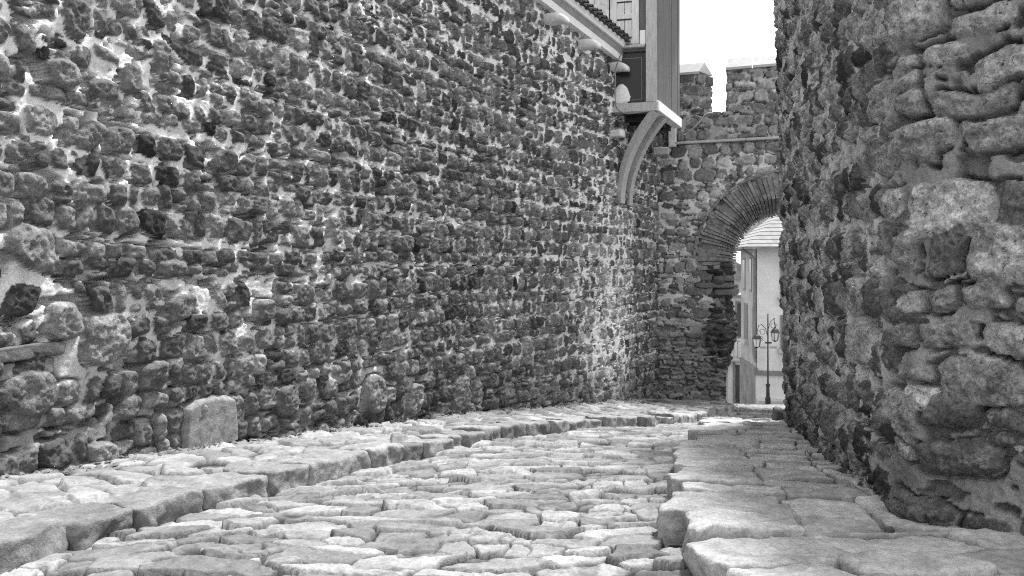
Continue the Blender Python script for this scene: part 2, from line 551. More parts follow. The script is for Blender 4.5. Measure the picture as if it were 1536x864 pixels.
# ------------------------------------------------------------------ rough hewn blocks (kerbs, slabs, loose rocks)
def cube_sphere(n):
    bm = bmesh.new()
    bmesh.ops.create_cube(bm, size=2)
    bmesh.ops.subdivide_edges(bm, edges=bm.edges[:], cuts=n, use_grid_fill=True)
    V = np.array([v.co[:] for v in bm.verts]); Fc = [tuple(v.index for v in f.verts) for f in bm.faces]
    bm.free()
    return V, Fc
_CS = {}
def rough_block(name, quad, zb, zt, mat, parent=None, n=9, k=9, amp=.02, seed=0, tone=.35, side_tone=None, joint=.0, freq=4):
    """quad: four XY corners (a-,b-),(a+,b-),(a+,b+),(a-,b+); zb, zt: four bottom / top heights"""
    if n not in _CS: _CS[n] = cube_sphere(n)
    V, Fc = _CS[n]
    V = V.copy()
    q = (np.abs(V) ** k).sum(1) ** (1 / k)
    V = V / q[:, None]
    u, v, t = (V[:, 0] + 1) / 2, (V[:, 1] + 1) / 2, (V[:, 2] + 1) / 2
    w4 = np.stack([(1 - u) * (1 - v), u * (1 - v), u * v, (1 - u) * v], -1)
    Q = np.array(quad, float)
    P = np.empty_like(V)
    P[:, :2] = w4 @ Q
    P[:, 2] = (w4 @ np.array(zb, float)) * (1 - t) + (w4 @ np.array(zt, float)) * t
    n_ = [fbm3(P[:, 0] * freq + 3 * j, P[:, 1] * freq - j, P[:, 2] * freq + 7 * j, seed + 13 * j, 4, .55) for j in range(3)]
    P[:, 0] += amp * 1.4 * n_[0]; P[:, 1] += amp * 1.4 * n_[1]; P[:, 2] += amp * .7 * n_[2]
    m_ = [fbm3(P[:, 0] * 16 + 3 * j, P[:, 1] * 16 - j, P[:, 2] * 16, seed + 7 + 13 * j, 3, .6) for j in range(3)]
    for j in range(3): P[:, j] += amp * .28 * m_[j]
    tn = np.full(len(P), tone)
    return mesh_np(name, P, Fc, mat, parent, dict(tone=tn, mortar=np.zeros(len(P)), mtone=tn))

# ================================================================== SETTING
rng = random.Random(11)
# ---- terrain
gy = np.concatenate([np.linspace(-40, 0, 9), np.linspace(2, 40, 40), np.linspace(45, 400, 30)])
gx = np.concatenate([np.linspace(-200, -8, 20), np.linspace(-6, 14, 21), np.linspace(18, 200, 20)])
GXX, GYY = np.meshgrid(gx, gy)
GZZ = zr(np.clip(GXX, -6, 14), GYY) - .16
structure(mesh_np('ground', np.stack([GXX, GYY, GZZ], -1).reshape(-1, 3), grid_quads(len(gy), len(gx)), M['earth']))

# ---- cobbled road
XLk = np.array([(-3, -2.6), (1, -2.35), (2.4, -2.1), (3.24, -2.0), (3.7, -1.9), (4.5, -1.55), (5.1, -1.35), (6.4, -.8), (7.8, -.15), (9.6, 1.3), (11.6, 2.5), (13.2, 3.4), (14.4, 4.2), (16, 4.5), (18.5, 5.0), (40, 9)])
XRk = np.array([(-3, 1.3), (2.8, 1.25), (3.3, 1.2), (3.9, 1.3), (5.1, 1.6), (7.15, 2.2), (9.0, 2.8), (9.5, 3.6), (10.5, 7.6), (15, 8), (40, 14)])
ry = steps(1.4, 34, lambda y: .008 * (max(y, 2.6) / 3) ** 1.35)
cu = np.linspace(0, 1, 480)
XL = np.interp(ry, XLk[:, 0], XLk[:, 1]); XR = np.interp(ry, XRk[:, 0], XRk[:, 1])
RX = XL[:, None] + (XR - XL)[:, None] * cu[None, :]
RY = np.repeat(ry[:, None], len(cu), 1)
skew = .16
A2 = RY + skew * RX
seeds_ = pave_seeds(0, 38, -3, 16, (.09, .20), (.13, .44), rng, (.12, .27), .009, .085)
# the row coordinate is skewed with the street, so search rows on a wide window
def road_field():
    # sort key: rows are by Y; A = Y + skew*X, so shift each seed back to its Y window
    s2 = []
    for sd in seeds_:
        y0 = sd['a'] - skew * sd['b']
        s2.append(dict(sd, a=y0))
    return s2
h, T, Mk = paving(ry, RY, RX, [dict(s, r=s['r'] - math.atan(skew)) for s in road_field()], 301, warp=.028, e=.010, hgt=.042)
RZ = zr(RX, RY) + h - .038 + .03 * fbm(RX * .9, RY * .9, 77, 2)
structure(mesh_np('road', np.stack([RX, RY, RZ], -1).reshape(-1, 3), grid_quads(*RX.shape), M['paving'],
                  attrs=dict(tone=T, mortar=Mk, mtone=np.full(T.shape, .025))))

# ---- pavements with kerb stones
KL = Path([(-2.5, -1.5), (-2.3, 1.0), (-2.1, 2.4), (-1.97, 3.24), (-1.86, 3.71), (-1.5, 4.52), (-1.30, 5.12), (-.72, 6.39), (-.02, 7.77), (1.35, 9.6), (2.65, 11.6), (3.55, 13.2), (4.35, 14.5)], True, 1)
KR = Path([(1.0, .8), (.80, 2.5), (.72, 3.0), (.72, 3.4), (.86, 3.95), (1.13, 5.12), (1.75, 7.15), (2.50, 9.6)], True, -1)

def pavement(name, kerb, wall_pt, inset, n_s, seed, la, lb, tone, s0=0, dirt_h=.10, dirt_w=.2, hgt=.042, sink=.042):
    """a sheet from under the kerb stones to under the wall foot"""
    s1 = steps(s0, kerb.L, lambda s: .011 * (max(abs(float(kerb.xy(s)[1])), 2.6) / 3) ** 1.2)
    kx, ky = kerb.xy(s1); nx, ny = kerb.normal(s1)
    wx, wy = wall_pt(s1, kx, ky)
    ix, iy = kx - nx * inset, ky - ny * inset
    tt = np.linspace(0, 1, n_s)
    X = ix[:, None] + (wx - ix)[:, None] * tt; Y = iy[:, None] + (wy - iy)[:, None] * tt
    width = np.hypot(wx - ix, wy - iy)
    A = np.repeat(s1[:, None], n_s, 1); B = width[:, None] * tt
    sd = pave_seeds(s0 - .3, kerb.L + .3, -.2, float(width.max()) + .3, la, lb, random.Random(seed), tone, .012, .06)
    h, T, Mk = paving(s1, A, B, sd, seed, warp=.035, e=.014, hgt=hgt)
    dirt = -.01 + dirt_h * sstep(1 - dirt_w, 1.0, tt[None, :] - .10 * (1 - fbm(A * 2.5, B * 2.5, seed + 8, 3))) + .03 * fbm(A * 7, B * 7, seed + 9, 4)
    dm = sstep(-.004, .006, dirt - h)
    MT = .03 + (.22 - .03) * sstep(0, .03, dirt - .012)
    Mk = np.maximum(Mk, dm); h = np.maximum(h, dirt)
    Z = zp(X, Y) + h - sink + .010 * fbm(X * 1.5, Y * 1.5, seed + 3, 2)
    # drop the outer rim so the sheet reads as solid ground
    Xr = np.concatenate([X[:, :1], X], 1); Yr = np.concatenate([Y[:, :1], Y], 1); Zr = np.concatenate([Z[:, :1] - .35, Z], 1)
    ex = lambda a: np.concatenate([a[:, :1], a], 1)
    q = grid_quads(*Xr.shape)
    if kerb.side > 0: q = q[:, ::-1]
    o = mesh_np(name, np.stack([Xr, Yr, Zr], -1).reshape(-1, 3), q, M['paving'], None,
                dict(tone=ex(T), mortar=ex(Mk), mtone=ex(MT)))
    return structure(o)

def left_wall_pt(s, kx, ky):
    # matching point on the left wall, a little inside it
    fr = s / KL.L
    ws = np.interp(ky, [-1.5, 1, 3.24, 5.12, 7.77, 9.6, 11.6, 13.2, 14.5], [.2, 1.6, 4.0, 6.6, 9.9, 12.6, 15.0, 16.6, left_path.L - .05])
    ws = np.minimum(ws, left_path.L - .02)
    x, y = left_path.xy(ws); nx, ny = left_path.normal(ws)
    # the last stretch runs along the gate foot
    k = sstep(13.0, 14.5, ky)
    return x - nx * .12 + k * 1.75 * .947 , y - ny * .12 - k * 1.6 * .32 + k * .1
pv_l = pavement('pavement', KL, left_wall_pt, .30, 150, 402, (.16, .3), (.24, .6), (.15, .28))

RWp = [(5.2, -.6), (3.6, 1.55), (2.72, 2.50), (2.2, 3.06), (1.93, 3.36), (1.87, 3.5), (1.92, 3.78), (2.15, 4.75), (2.72, 6.85), (3.27, 8.75), (3.47, 9.0), (3.75, 9.1), (4.9, 9.0)]
right_path = Path(RWp, True, -1)
def right_wall_pt(s, kx, ky):
    yy = np.interp(ky, [.8, 2.5, 3.0, 3.4, 3.95, 5.12, 7.15, 9.6], [1.0, 2.6, 3.1, 3.55, 4.1, 5.3, 7.2, 9.0])
    xs = np.array([(4.0, 1.0), (2.72, 2.5), (2.2, 3.06), (1.9, 3.4), (1.92, 3.78), (2.15, 4.75), (2.70, 6.85), (3.22, 8.75), (3.4, 9.2)])
    return np.interp(yy, xs[:, 1], xs[:, 0]) + .15, yy
pv_r = pavement('pavement', KR, right_wall_pt, .12, 150, 503, (.10, .2), (.12, .3), (.16, .28), dirt_h=.15, dirt_w=.20, hgt=.03, sink=.085)

def kerb_row(parent, kerb, s0, s1, ln, dp, seed, tone, lift=.008, wide=0.0, fill=None):
    rg = random.Random(seed)
    s = s0
    k = 0
    while s < s1:
        l = rg.uniform(*ln)
        dpt = rg.uniform(*dp)
        g = .004
        out = rg.uniform(-.06, .05)
        a, b = s + g, min(s + l - g, kerb.L)
        x0, y0 = kerb.xy(a); x1, y1 = kerb.xy(b); n0 = kerb.normal(a); n1 = kerb.normal(b)
        sk = rg.uniform(-.05, .05)
        o2 = out + rg.uniform(-.02, .02)
        quad = [(x0 + n0[0] * out, y0 + n0[1] * out), (x1 + n1[0] * o2, y1 + n1[1] * o2),
                (x1 - n1[0] * (dpt + sk), y1 - n1[1] * (dpt + sk)), (x0 - n0[0] * dpt, y0 - n0[1] * dpt)]
        up = lift + rg.uniform(-.02, .025)
        zt = [float(zp(*p)) + up + rg.uniform(-.012, .012) for p in quad]
        zb = [float(zr(*p)) - .12 for p in quad]
        near = y0 < 6
        rough_block('kerb_stone', quad, zb, zt, M['kerb'], parent, n=21 if near else 11, k=rg.uniform(14, 28), amp=.04 if near else .04, seed=seed * 100 + k,
                    tone=rg.uniform(*tone), freq=rg.uniform(3.5, 6))
        if fill:
            # flat slabs from the kerb stone across to the wall
            fx, fy = right_wall_pt(s + l / 2, x0, y0)
            need = math.hypot(float(fx) - x0, float(fy) - y0) - .05
            off = dpt + .012
            while off < need:
                wd_ = rg.uniform(*fill)
                if off + wd_ > need - .1: wd_ = need - off
                j0, j1 = rg.uniform(-.04, .04), rg.uniform(-.04, .04)
                rows = 2 if (l > .3 and rg.random() < .45) else 1
                for rr in range(rows):
                    fa, fb = rr / rows, (rr + 1) / rows
                    def cpt(f, o_):
                        return (x0 + (x1 - x0) * f - (n0[0] + (n1[0] - n0[0]) * f) * o_, y0 + (y1 - y0) * f - (n0[1] + (n1[1] - n0[1]) * f) * o_)
                    gq = .02
                    qd = [cpt(fa + gq + j0, off), cpt(fb - gq + j0, off), cpt(fb - gq + j1, off + wd_ - .012), cpt(fa + gq + j1, off + wd_ - .012)]
                    up2 = rg.uniform(-.022, .012)
                    rough_block('paving_slab', qd, [float(zr(*p)) - .1 for p in qd], [float(zp(*p)) + up2 + rg.uniform(-.012, .012) for p in qd], M['kerb'], parent,
                                n=15 if near else 9, k=rg.uniform(14, 26), amp=.035, seed=seed * 1000 + k * 10 + rr + int(off * 97), tone=rg.uniform(*tone), freq=rg.uniform(3.5, 6))
                off += wd_
        s += l; k += 1
kerb_row(pv_l, KL, 3.6, KL.L - .05, (.22, .56), (.30, .5), 71, (.14, .27))
kerb_row(pv_r, KR, 1.2, KR.L - .05, (.20, .42), (.40, .60), 72, (.28, .44), fill=(.25, .6))

# ---- left wall
rng = random.Random(5)
def depth_l(s): return float(left_path.xy(s)[1])
s_in = left_path.s_at_px(-40)
sL = np.concatenate([np.linspace(0, s_in, 40)[:-1], steps(s_in, left_path.L, lambda s: .0085 * max(depth_l(s), 4) / 4.6)])
zL = np.concatenate([np.arange(-3.1, 4.0, .0115), np.arange(4.0, 5.4, .02)])
raw = courses(-.3, left_path.L + .3, -3.2, 5.4, (.14, .26), (.11, .27), rng, small=.16, jit=.012, wob=.025)
# some large single stones seen in the photograph
bigs = [((155, 505), .19, .20), ((95, 480), .12, .13), ((395, 465), .12, .10), ((90, 110), .13, .10), ((190, 120), .085, .12), ((270, 460), .13, .10),
        ((560, 590), .22, .22), ((430, 600), .17, .16), ((690, 590), .22, .24), ((620, 600), .16, .2), ((45, 370), .16, .15), ((240, 85), .10, .12), ((110, 25), .10, .16),
        ((225, 565), .13, .12), ((40, 590), .2, .16), ((190, 610), .10, .09), ((150, 680), .12, .1), ((500, 345), .10, .14)]
special = []
for (pp, a, b) in bigs:
    s, z = left_path.spot(*pp)
    special.append([s, z, a, b])
slab_s, slab_z0 = left_path.spot(312, 668); _, slab_z1 = left_path.spot(312, 592)
ledge_s, ledge_z = left_path.spot(45, 532)
voids = [(slab_s, (slab_z0 + slab_z1) / 2, .28, .24)]
def clear(st):
    for q in special:
        if abs(st[0] - q[0]) < q[2] * .8 + st[2] * .6 and abs(st[1] - q[1]) < q[3] * .8 + st[3] * .6: return False
    return True
raw = [st for st in raw if clear(st)]
stones = finish_stones(raw, rng, (.024, .056), (.045, .19), .08)
big_st = finish_stones(special, rng, (.06, .075), (.11, .19), .08, (2.4, 3.2))
for b_ in big_st: b_['cuts'] = b_['cuts'][:1]
stones += big_st
s_patch = left_path.s_at_px(915)
def ml_left(S, Z):
    a = .009 * sstep(.0, .5, fbm(S * .5, Z * .6, 41, 2) + .1)
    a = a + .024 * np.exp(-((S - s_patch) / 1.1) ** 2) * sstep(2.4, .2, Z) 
    a = a + .012 * sstep(2.0, 4.0, Z)
    return a + .007
def zfoot(S):
    x, y = left_path.xy(S); return zp(x, y)
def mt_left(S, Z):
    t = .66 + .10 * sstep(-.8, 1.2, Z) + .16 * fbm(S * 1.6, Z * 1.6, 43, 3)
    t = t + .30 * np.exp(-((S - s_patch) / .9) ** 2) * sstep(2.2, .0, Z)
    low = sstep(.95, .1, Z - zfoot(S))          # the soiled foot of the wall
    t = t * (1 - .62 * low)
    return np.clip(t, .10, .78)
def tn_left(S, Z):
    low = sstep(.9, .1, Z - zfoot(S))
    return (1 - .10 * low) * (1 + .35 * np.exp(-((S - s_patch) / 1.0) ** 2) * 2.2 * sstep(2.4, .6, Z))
EAVE_S0, EAVE_S1 = left_path.s_at_px(690), left_path.s_at_px(929)
def eave_z(S):
    return 3.95 + (4.27 - 3.95) * (EAVE_S1 - S) / (EAVE_S1 - left_path.s_at_px(800))
def top_left(S):
    t = np.where(S < EAVE_S0, 5.3, eave_z(S) + .12)
    return np.where(S > EAVE_S1 + .10, 3.02, t)
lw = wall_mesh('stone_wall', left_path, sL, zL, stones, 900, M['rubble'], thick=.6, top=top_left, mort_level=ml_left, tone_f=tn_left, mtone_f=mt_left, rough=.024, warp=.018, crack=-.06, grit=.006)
tag(lw, 'long curving left wall of dark rubble stones in pale mortar', 'wall')
def on_left(s, out, z):
    x, y = left_path.xy(s); nx, ny = left_path.normal(s)
    return Vector((float(x + nx * out), float(y + ny * out), z))
# rounded slab let into the foot of the wall
def slab_mesh():
    n_, m_ = 40, 40
    wdt, hgt = .30, slab_z1 - slab_z0
    uu, vv = np.meshgrid(np.linspace(-1, 1, n_), np.linspace(0, 1, m_))
    half = wdt * (1 - .16 * np.clip(vv - .1, 0, 1) ** 2) 
    topz = hgt * (1 - .14 * np.abs(uu) ** 2.5)
    s = slab_s + uu * half; z = slab_z0 + vv * topz
    e = np.minimum(1 - np.abs(uu), np.minimum(1 - vv, vv + .2)) 
    o = -.05 + .115 * np.sqrt(np.clip(1 - (1 - np.clip(e / .14, 0, 1)) ** 2, 0, 1)) + .003 * fbm(s * 9, z * 9, 3, 4)
    x, y = left_path.xy(s); nx, ny = left_path.normal(s)
    V = np.stack([x + nx * o, y + ny * o, z], -1).reshape(-1, 3)
    return V, grid_quads(m_, n_)
V_, Q_ = slab_mesh()
sb = mesh_np('wall_slab', V_, Q_, M['slab'], lw); sb['label'] = 'smooth round topped slab at the foot of the wall'
# stone ledge near the left edge of the photograph
def block_on_left(name, s0, s1, z0, z1, o0, o1, mat, seed, amp=.01, n=9, k=10, tone=.2, dz=0):
    pts = [on_left(s0, o1, 0), on_left(s1, o1, 0), on_left(s1, o0, 0), on_left(s0, o0, 0)]
    return rough_block(name, [(p.x, p.y) for p in pts], [z0, z0 + dz, z0 + dz, z0], [z1, z1 + dz, z1 + dz, z1], mat, lw, n=n, k=k, amp=amp, seed=seed, tone=tone)
sA, sB = left_path.s_at_px(-60), left_path.s_at_px(90)
block_on_left('stone_ledge', sA, sB, ledge_z - .04, ledge_z + .055, -.1, .055, M['kerb'], 31, amp=.025, tone=.11, n=21, dz=.02)
block_on_left('stone_ledge', sA, sB - .08, ledge_z - .15, ledge_z - .045, -.1, .04, M['kerb'], 32, amp=.02, tone=.17, n=15, dz=.02)
# small corbel stone high on the wall near the house
cs_, cz_ = left_path.spot(917, 202)
block_on_left('corbel', cs_ - .10, cs_ + .10, cz_ - .06, cz_ + .07, -.05, .24, M['pale_corbel'], 33, amp=.006, k=14)

# ---- right wall
rng = random.Random(8)
s_c = right_path.s_at_px(1345)
ss = np.linspace(0, right_path.L, 4000)
_, yy_ = right_path.xy(ss)
s_c = float(ss[np.argmin(abs(yy_ - 3.5))])          # the blunt corner
s_v = float(ss[np.argmin(abs(yy_ - 2.45))])
s_e = float(ss[np.argmin(abs(yy_ - 8.75))])
sR = np.concatenate([np.linspace(0, s_v, 30)[:-1], steps(s_v, s_c, lambda s: .0065), steps(s_c, s_e, lambda s: .0075 + .0022 * (s - s_c))[1:], np.linspace(s_e, right_path.L, 60)[1:]])
zR = np.arange(-2.35, 5.0, .010)
rawB = courses(-.2, s_c + .05, -2.4, 5.0, (.13, .30), (.13, .36), rng, small=.3, jit=.04, wob=.06)
rawA = courses(s_c + .10, right_path.L + .2, -2.4, 5.0, (.13, .28), (.10, .26), rng, small=.2, jit=.03)
stones = finish_stones(rawB, rng, (.02, .042), (.16, .38), .12, (3.5, 7)) + finish_stones(rawA, rng, (.02, .05), (.04, .38), .15)
def ml_right(S, Z): return .004 + .008 * sstep(.0, .5, fbm(S * .9, Z * .9, 141, 2)) + .016 * sstep(s_c, s_c + .5, S)
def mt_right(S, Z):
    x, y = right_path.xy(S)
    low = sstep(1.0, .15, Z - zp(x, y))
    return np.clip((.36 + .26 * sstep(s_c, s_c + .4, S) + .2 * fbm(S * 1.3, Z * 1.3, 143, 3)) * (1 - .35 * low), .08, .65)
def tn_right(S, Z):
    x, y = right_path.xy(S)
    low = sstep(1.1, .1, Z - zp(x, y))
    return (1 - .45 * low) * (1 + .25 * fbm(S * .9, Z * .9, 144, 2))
def lean_right(S, Z): return .02 * np.clip(Z + 1.6, 0, 9) * sstep(s_c + 1, s_e, S)
def top_right(S):
    x, y = right_path.xy(S)
    return np.clip(.365 * y, .9, 9) + .28
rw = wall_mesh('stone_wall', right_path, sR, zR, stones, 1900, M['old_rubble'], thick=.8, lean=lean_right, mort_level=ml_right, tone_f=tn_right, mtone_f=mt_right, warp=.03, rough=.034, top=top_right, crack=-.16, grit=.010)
tag(rw, 'towering right wall of weathered blotchy stones with a blunt corner', 'wall')

# ================================================================== THE GATE
G0 = Vector((3.23, 16.52, 0)); GU = Vector((.947, -.32, 0)).normalized(); GN = Vector((GU.y, -GU.x, 0))      # GN points to the camera
GN = GN if GN.y < 0 else -GN
def gp(k, out, z): 
    p = G0 + GU * k + GN * out
    return Vector((p.x, p.y, z))
K_C, Z_C, R_IN, R_OUT, HALF = 2.73, .20, 1.37, 1.88, 1.24
Z_STR = 2.77
gate = thing('stone_gate', 'crenellated stone gate with a brick arch closing the lane', 'gate', gp(K_C, 0, -3.0))
gate_path = Path([tuple(gp(-.35, 0, 0)[:2]), tuple(gp(6.0, 0, 0)[:2])], False, 1)
gs = np.arange(0, gate_path.L, .0165)
gz = np.arange(-3.4, Z_STR, .0165)
rng = random.Random(21)
raw = courses(-.2, gate_path.L, -3.4, Z_STR + .2, (.17, .32), (.18, .42), rng, small=.2, wob=.03)
raw2 = courses(-.2, gate_path.L, -3.4, -1.0, (.07, .14), (.12, .34), rng, small=.0, wob=.03)
raw = [r for r in raw if r[1] > -1.0] + raw2
stones = finish_stones(raw, rng, (.02, .055), (.12, .30), .1, (2.6, 4))
def g_keep(cs, cz):
    k = cs - .35
    inside = (np.abs(k - K_C) < HALF) & (cz < Z_C) | ((np.hypot(k - K_C, cz - Z_C) < (R_IN + R_OUT) / 2))
    return ~inside
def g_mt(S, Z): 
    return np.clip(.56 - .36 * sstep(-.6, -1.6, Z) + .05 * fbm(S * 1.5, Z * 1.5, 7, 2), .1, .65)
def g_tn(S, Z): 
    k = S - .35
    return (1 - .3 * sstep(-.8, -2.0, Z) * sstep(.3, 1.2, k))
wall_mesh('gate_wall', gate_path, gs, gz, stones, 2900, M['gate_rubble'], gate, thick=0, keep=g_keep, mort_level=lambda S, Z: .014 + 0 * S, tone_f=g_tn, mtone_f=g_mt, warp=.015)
# core of the gate: two piers and the mass above
GD = 1.9
bm = bmesh.new()
for (k0, k1, z0, z1) in ((-.3, K_C - HALF - .03, -3.4, Z_C), (K_C + HALF + .03, 5.9, -3.4, Z_C), (-.3, K_C - R_OUT + .1, Z_C + .002, Z_STR - .002), (K_C + R_OUT - .1, 5.9, Z_C + .002, Z_STR - .002), (K_C - R_OUT + .102, K_C + R_OUT - .102, Z_C + R_OUT - .08, Z_STR - .004)):
    add_hexa(bm, gp(k0, -.03, z0), GU * (k1 - k0), -GN * GD, Vector((0, 0, z1 - z0)))
obj('gate_core', bm, M['mortar'], gate)
# jamb: rough stones wrapping the edge of the opening
def jamb(side, seed):
    kx = K_C + side * HALF
    P = [tuple(gp(kx + side * .42, .012, 0)[:2]), tuple(gp(kx, .012, 0)[:2]), tuple(gp(kx - side * .05, -GD, 0)[:2])]
    if side > 0: P = P[::-1]
    pt = Path(P, False, 1)
    s1 = np.linspace(0, pt.L, 110); z1 = np.arange(-3.3, Z_C + .0, .02)
    rg = random.Random(seed)
    raw = courses(-.1, pt.L, -3.3, Z_C, (.08, .2), (.15, .4), rng, small=.1, wob=.02)
    st = finish_stones(raw, rg, (.02, .10), (.02, .06), .1)
    # the opening is eaten away below the springing
    lean = lambda S, Z: -.19 * sstep(-1.6, -2.8, Z) + .11 * np.exp(-((Z + 1.3) / .32) ** 2) - .05 * np.exp(-((Z + .7) / .2) ** 2) + .02 * fbm(S * 2, Z * 3, seed, 3)
    return wall_mesh('jamb', pt, s1, z1, st, seed, M['gate_rubble'], gate, thick=0, warp=.02, rough=.02, lean=lean,
                     mtone_f=lambda S, Z: np.full(S.shape, .12))
jamb(-1, 61); jamb(1, 62)
# arch: radiating bricks running the depth of the gate
bm = bmesh.new()
rg = random.Random(4)
a = -12.0
while a < 192:
    da = rg.uniform(1.9, 4.0)
    a0, a1 = R(a + .35), R(a + da - .35)
    ri = R_IN + rg.uniform(-.05, .04); ro = R_OUT + rg.uniform(-.09, .03) - (.05 if a < 5 or a > 175 else 0)
    f = .05 + rg.uniform(-.03, .04)
    ri_b = R_IN - .27 + rg.uniform(-.03, .02)
    def q(ang, r, o): return gp(K_C - r * math.cos(ang), o, Z_C + r * math.sin(ang))
    # several bricks deep
    nb = 5
    for j in range(nb):
        oA, oB = f - (f + GD) * j / nb, f - (f + GD) * (j + 1) / nb + .012
        rA = ri + (ri_b - ri) * j / nb; rB = ri + (ri_b - ri) * (j + 1) / nb
        jr = rg.uniform(-.02, .02) if j else 0
        vsx = [bm.verts.new(p) for p in (q(a0, rA + jr, oA), q(a1, rA + jr, oA), q(a1, ro, oA), q(a0, ro, oA), q(a0, rB + jr, oB), q(a1, rB + jr, oB), q(a1, ro, oB), q(a0, ro, oB))]
        for fc in ((0, 3, 2, 1), (4, 5, 6, 7), (0, 1, 5, 4), (1, 2, 6, 5), (2, 3, 7, 6), (3, 0, 4, 7)):
            bm.faces.new([vsx[i] for i in fc])
    a += da
arch = obj('brick_arch', bm, M['brick'], gate)
# mortar bed behind the bricks
bm = bmesh.new()
prev = None
for i in range(61):
    ang = R(-12 + 204 * i / 60)
    ring = [bm.verts.new(gp(K_C - r * math.cos(ang), o, Z_C + r * math.sin(ang))) for (r, o) in ((R_IN + .05, .028), (R_OUT - .05, .028), (R_OUT - .05, -GD), (R_IN - .2, -GD))]
    if prev:
        for j in range(4): bm.faces.new((prev[j], prev[(j + 1) % 4], ring[(j + 1) % 4], ring[j]))
    prev = ring
obj('arch_bed', bm, M['dark_plinth'], gate)
# thin hood of flat bricks over the arch
bm = bmesh.new()
a = 2
while a < 178:
    da = rg.uniform(6, 9)
    a0, a1 = R(a + .3), R(a + da - .3)
    vsx = []
    for o in (.085, -.02):
        for (ang, r) in ((a0, R_OUT + .0), (a1, R_OUT + .0), (a1, R_OUT + .055), (a0, R_OUT + .055)):
            vsx.append(bm.verts.new(gp(K_C - r * math.cos(ang), o + rg.uniform(-.01, .01), Z_C + r * math.sin(ang) + rg.uniform(-.008, .008))))
    for fc in ((0, 1, 2, 3), (4, 7, 6, 5), (0, 4, 5, 1), (1, 5, 6, 2), (2, 6, 7, 3), (3, 7, 4, 0)):
        bm.faces.new([vsx[i] for i in fc])
    a += da
obj('arch_hood', bm, M['brick'], gate)
# impost stones under the springing
def gblock(name, k0, k1, z0, z1, o0, o1, mat, seed, parent=gate, amp=.015, n=9, k=9, tone=.15):
    pts = [gp(k0, o1, 0), gp(k1, o1, 0), gp(k1, o0, 0), gp(k0, o0, 0)]
    return rough_block(name, [(p.x, p.y) for p in pts], [z0] * 4, [z1] * 4, mat, parent, n=n, k=k, amp=amp, seed=seed, tone=tone)
for (k0, k1, z0, z1, o1) in ((.62, 1.22, -.52, -.40, .05), (.80, 1.60, -.40, -.26, .09), (1.22, 1.72, -.56, -.42, .10), (.75, 1.2, -.25, .0, .05), (1.2, 1.62, -.25, -.12, .07)):
    gblock('impost', k0, k1, z0, z1, -.5 if k1 < 1.5 else -1.7, o1, M['kerb'], int(k0 * 100) + 7, amp=.02, tone=.12)
gblock('impost', K_C + HALF - .12, K_C + HALF + .6, -.4, -.2, -1.7, .08, M['kerb'], 77, amp=.02, tone=.12)
# string course
bm = bmesh.new()
for (k0, k1) in ((.42, 1.9), (1.91, 3.4), (3.41, 6.0)):
    add_hexa(bm, gp(k0, .11, Z_STR), GU * (k1 - k0), -GN * .55, Vector((0, 0, .055)), .012)
obj('string_course', bm, M['corbel_wood'], gate)
bm = bmesh.new()
add_hexa(bm, gp(-.3, -.44, Z_STR + .001), GU * 6.2, -GN * 1.4, Vector((0, 0, .045)))
obj('walkway', bm, M['mortar'], gate)
# parapet and merlons, set back behind the string course
PZ = 3.44
def gate_panel(name, k0, k1, z0, z1, o, seed, parent, thick, ret=0):
    P = [gp(k0, o - thick, 0), gp(k0, o, 0), gp(k1, o, 0), gp(k1 + ret, o - thick, 0)]
    pt = Path([tuple(p[:2]) for p in P], False, 1)
    s1 = np.arange(0, pt.L, .018); z1_ = np.concatenate([np.arange(z0, z1, .018), [z1]])
    rg = random.Random(seed)
    raw = courses(-.1, pt.L + .1, z0 - .1, z1 + .1, (.16, .3), (.2, .45), rg, small=.2, wob=.02)
    st = finish_stones(raw, rg, (.02, .05), (.13, .28), .1)
    return wall_mesh(name, pt, s1, z1_, st, seed, M['gate_rubble'], parent, thick=0, mort_level=lambda S, Z: .014 + 0 * S, mtone_f=lambda S, Z: .38 + .06 * fbm(S * 2, Z * 2, 4, 2))
gate_panel('parapet', -.35, 6.0, Z_STR - .1, PZ, -.02, 81, gate, .42)
bm = bmesh.new()
add_hexa(bm, gp(.32, -.05, PZ - .03), GU * 5.66, -GN * .38, Vector((0, 0, .02)))
obj('parapet_top', bm, M['mortar'], gate)
for (k0, k1, zt, ret, sd) in ((.20, .90, 4.30, .26, 83), (1.53, 3.1, 4.33, .0, 84), (3.6, 4.8, 4.36, .0, 85)):
    mz = gate_panel('merlon', k0, k1, PZ - .02, zt, -.02, sd, gate, .42, ret)
    n_c = max(1, round((k1 - k0) / .62))
    for j in range(n_c):
        ka, kb = k0 - .04 + (k1 - k0 + .08) * j / n_c, k0 - .04 + (k1 - k0 + .08) * (j + 1) / n_c - .012
        bm = bmesh.new()
        add_hexa(bm, gp(ka, .05, zt), GU * (kb - ka), -GN * .54, Vector((0, 0, .05)))
        # sloping top
        p = [gp(ka, .05, zt + .051), gp(kb, .05, zt + .051), gp(kb + (ret if j == n_c - 1 else 0), -.49, zt + .051), gp(ka, -.49, zt + .051), gp(ka + .03, -.20, zt + .30), gp(kb - .03 + (ret * .5 if j == n_c - 1 else 0), -.20, zt + .30)]
        v = [bm.verts.new(x) for x in p]
        for fc in ((0, 3, 2, 1), (0, 1, 5, 4), (2, 3, 4, 5), (1, 2, 5), (3, 0, 4)): bm.faces.new([v[i] for i in fc])
        obj('coping', bm, M['corbel_wood'], mz)
# plastered end of the string course beside the house
gblock('plaster_end', .26, .44, Z_STR - .05, Z_STR + .42, -.3, .10, M['plaster'], 91, amp=.008, k=16)

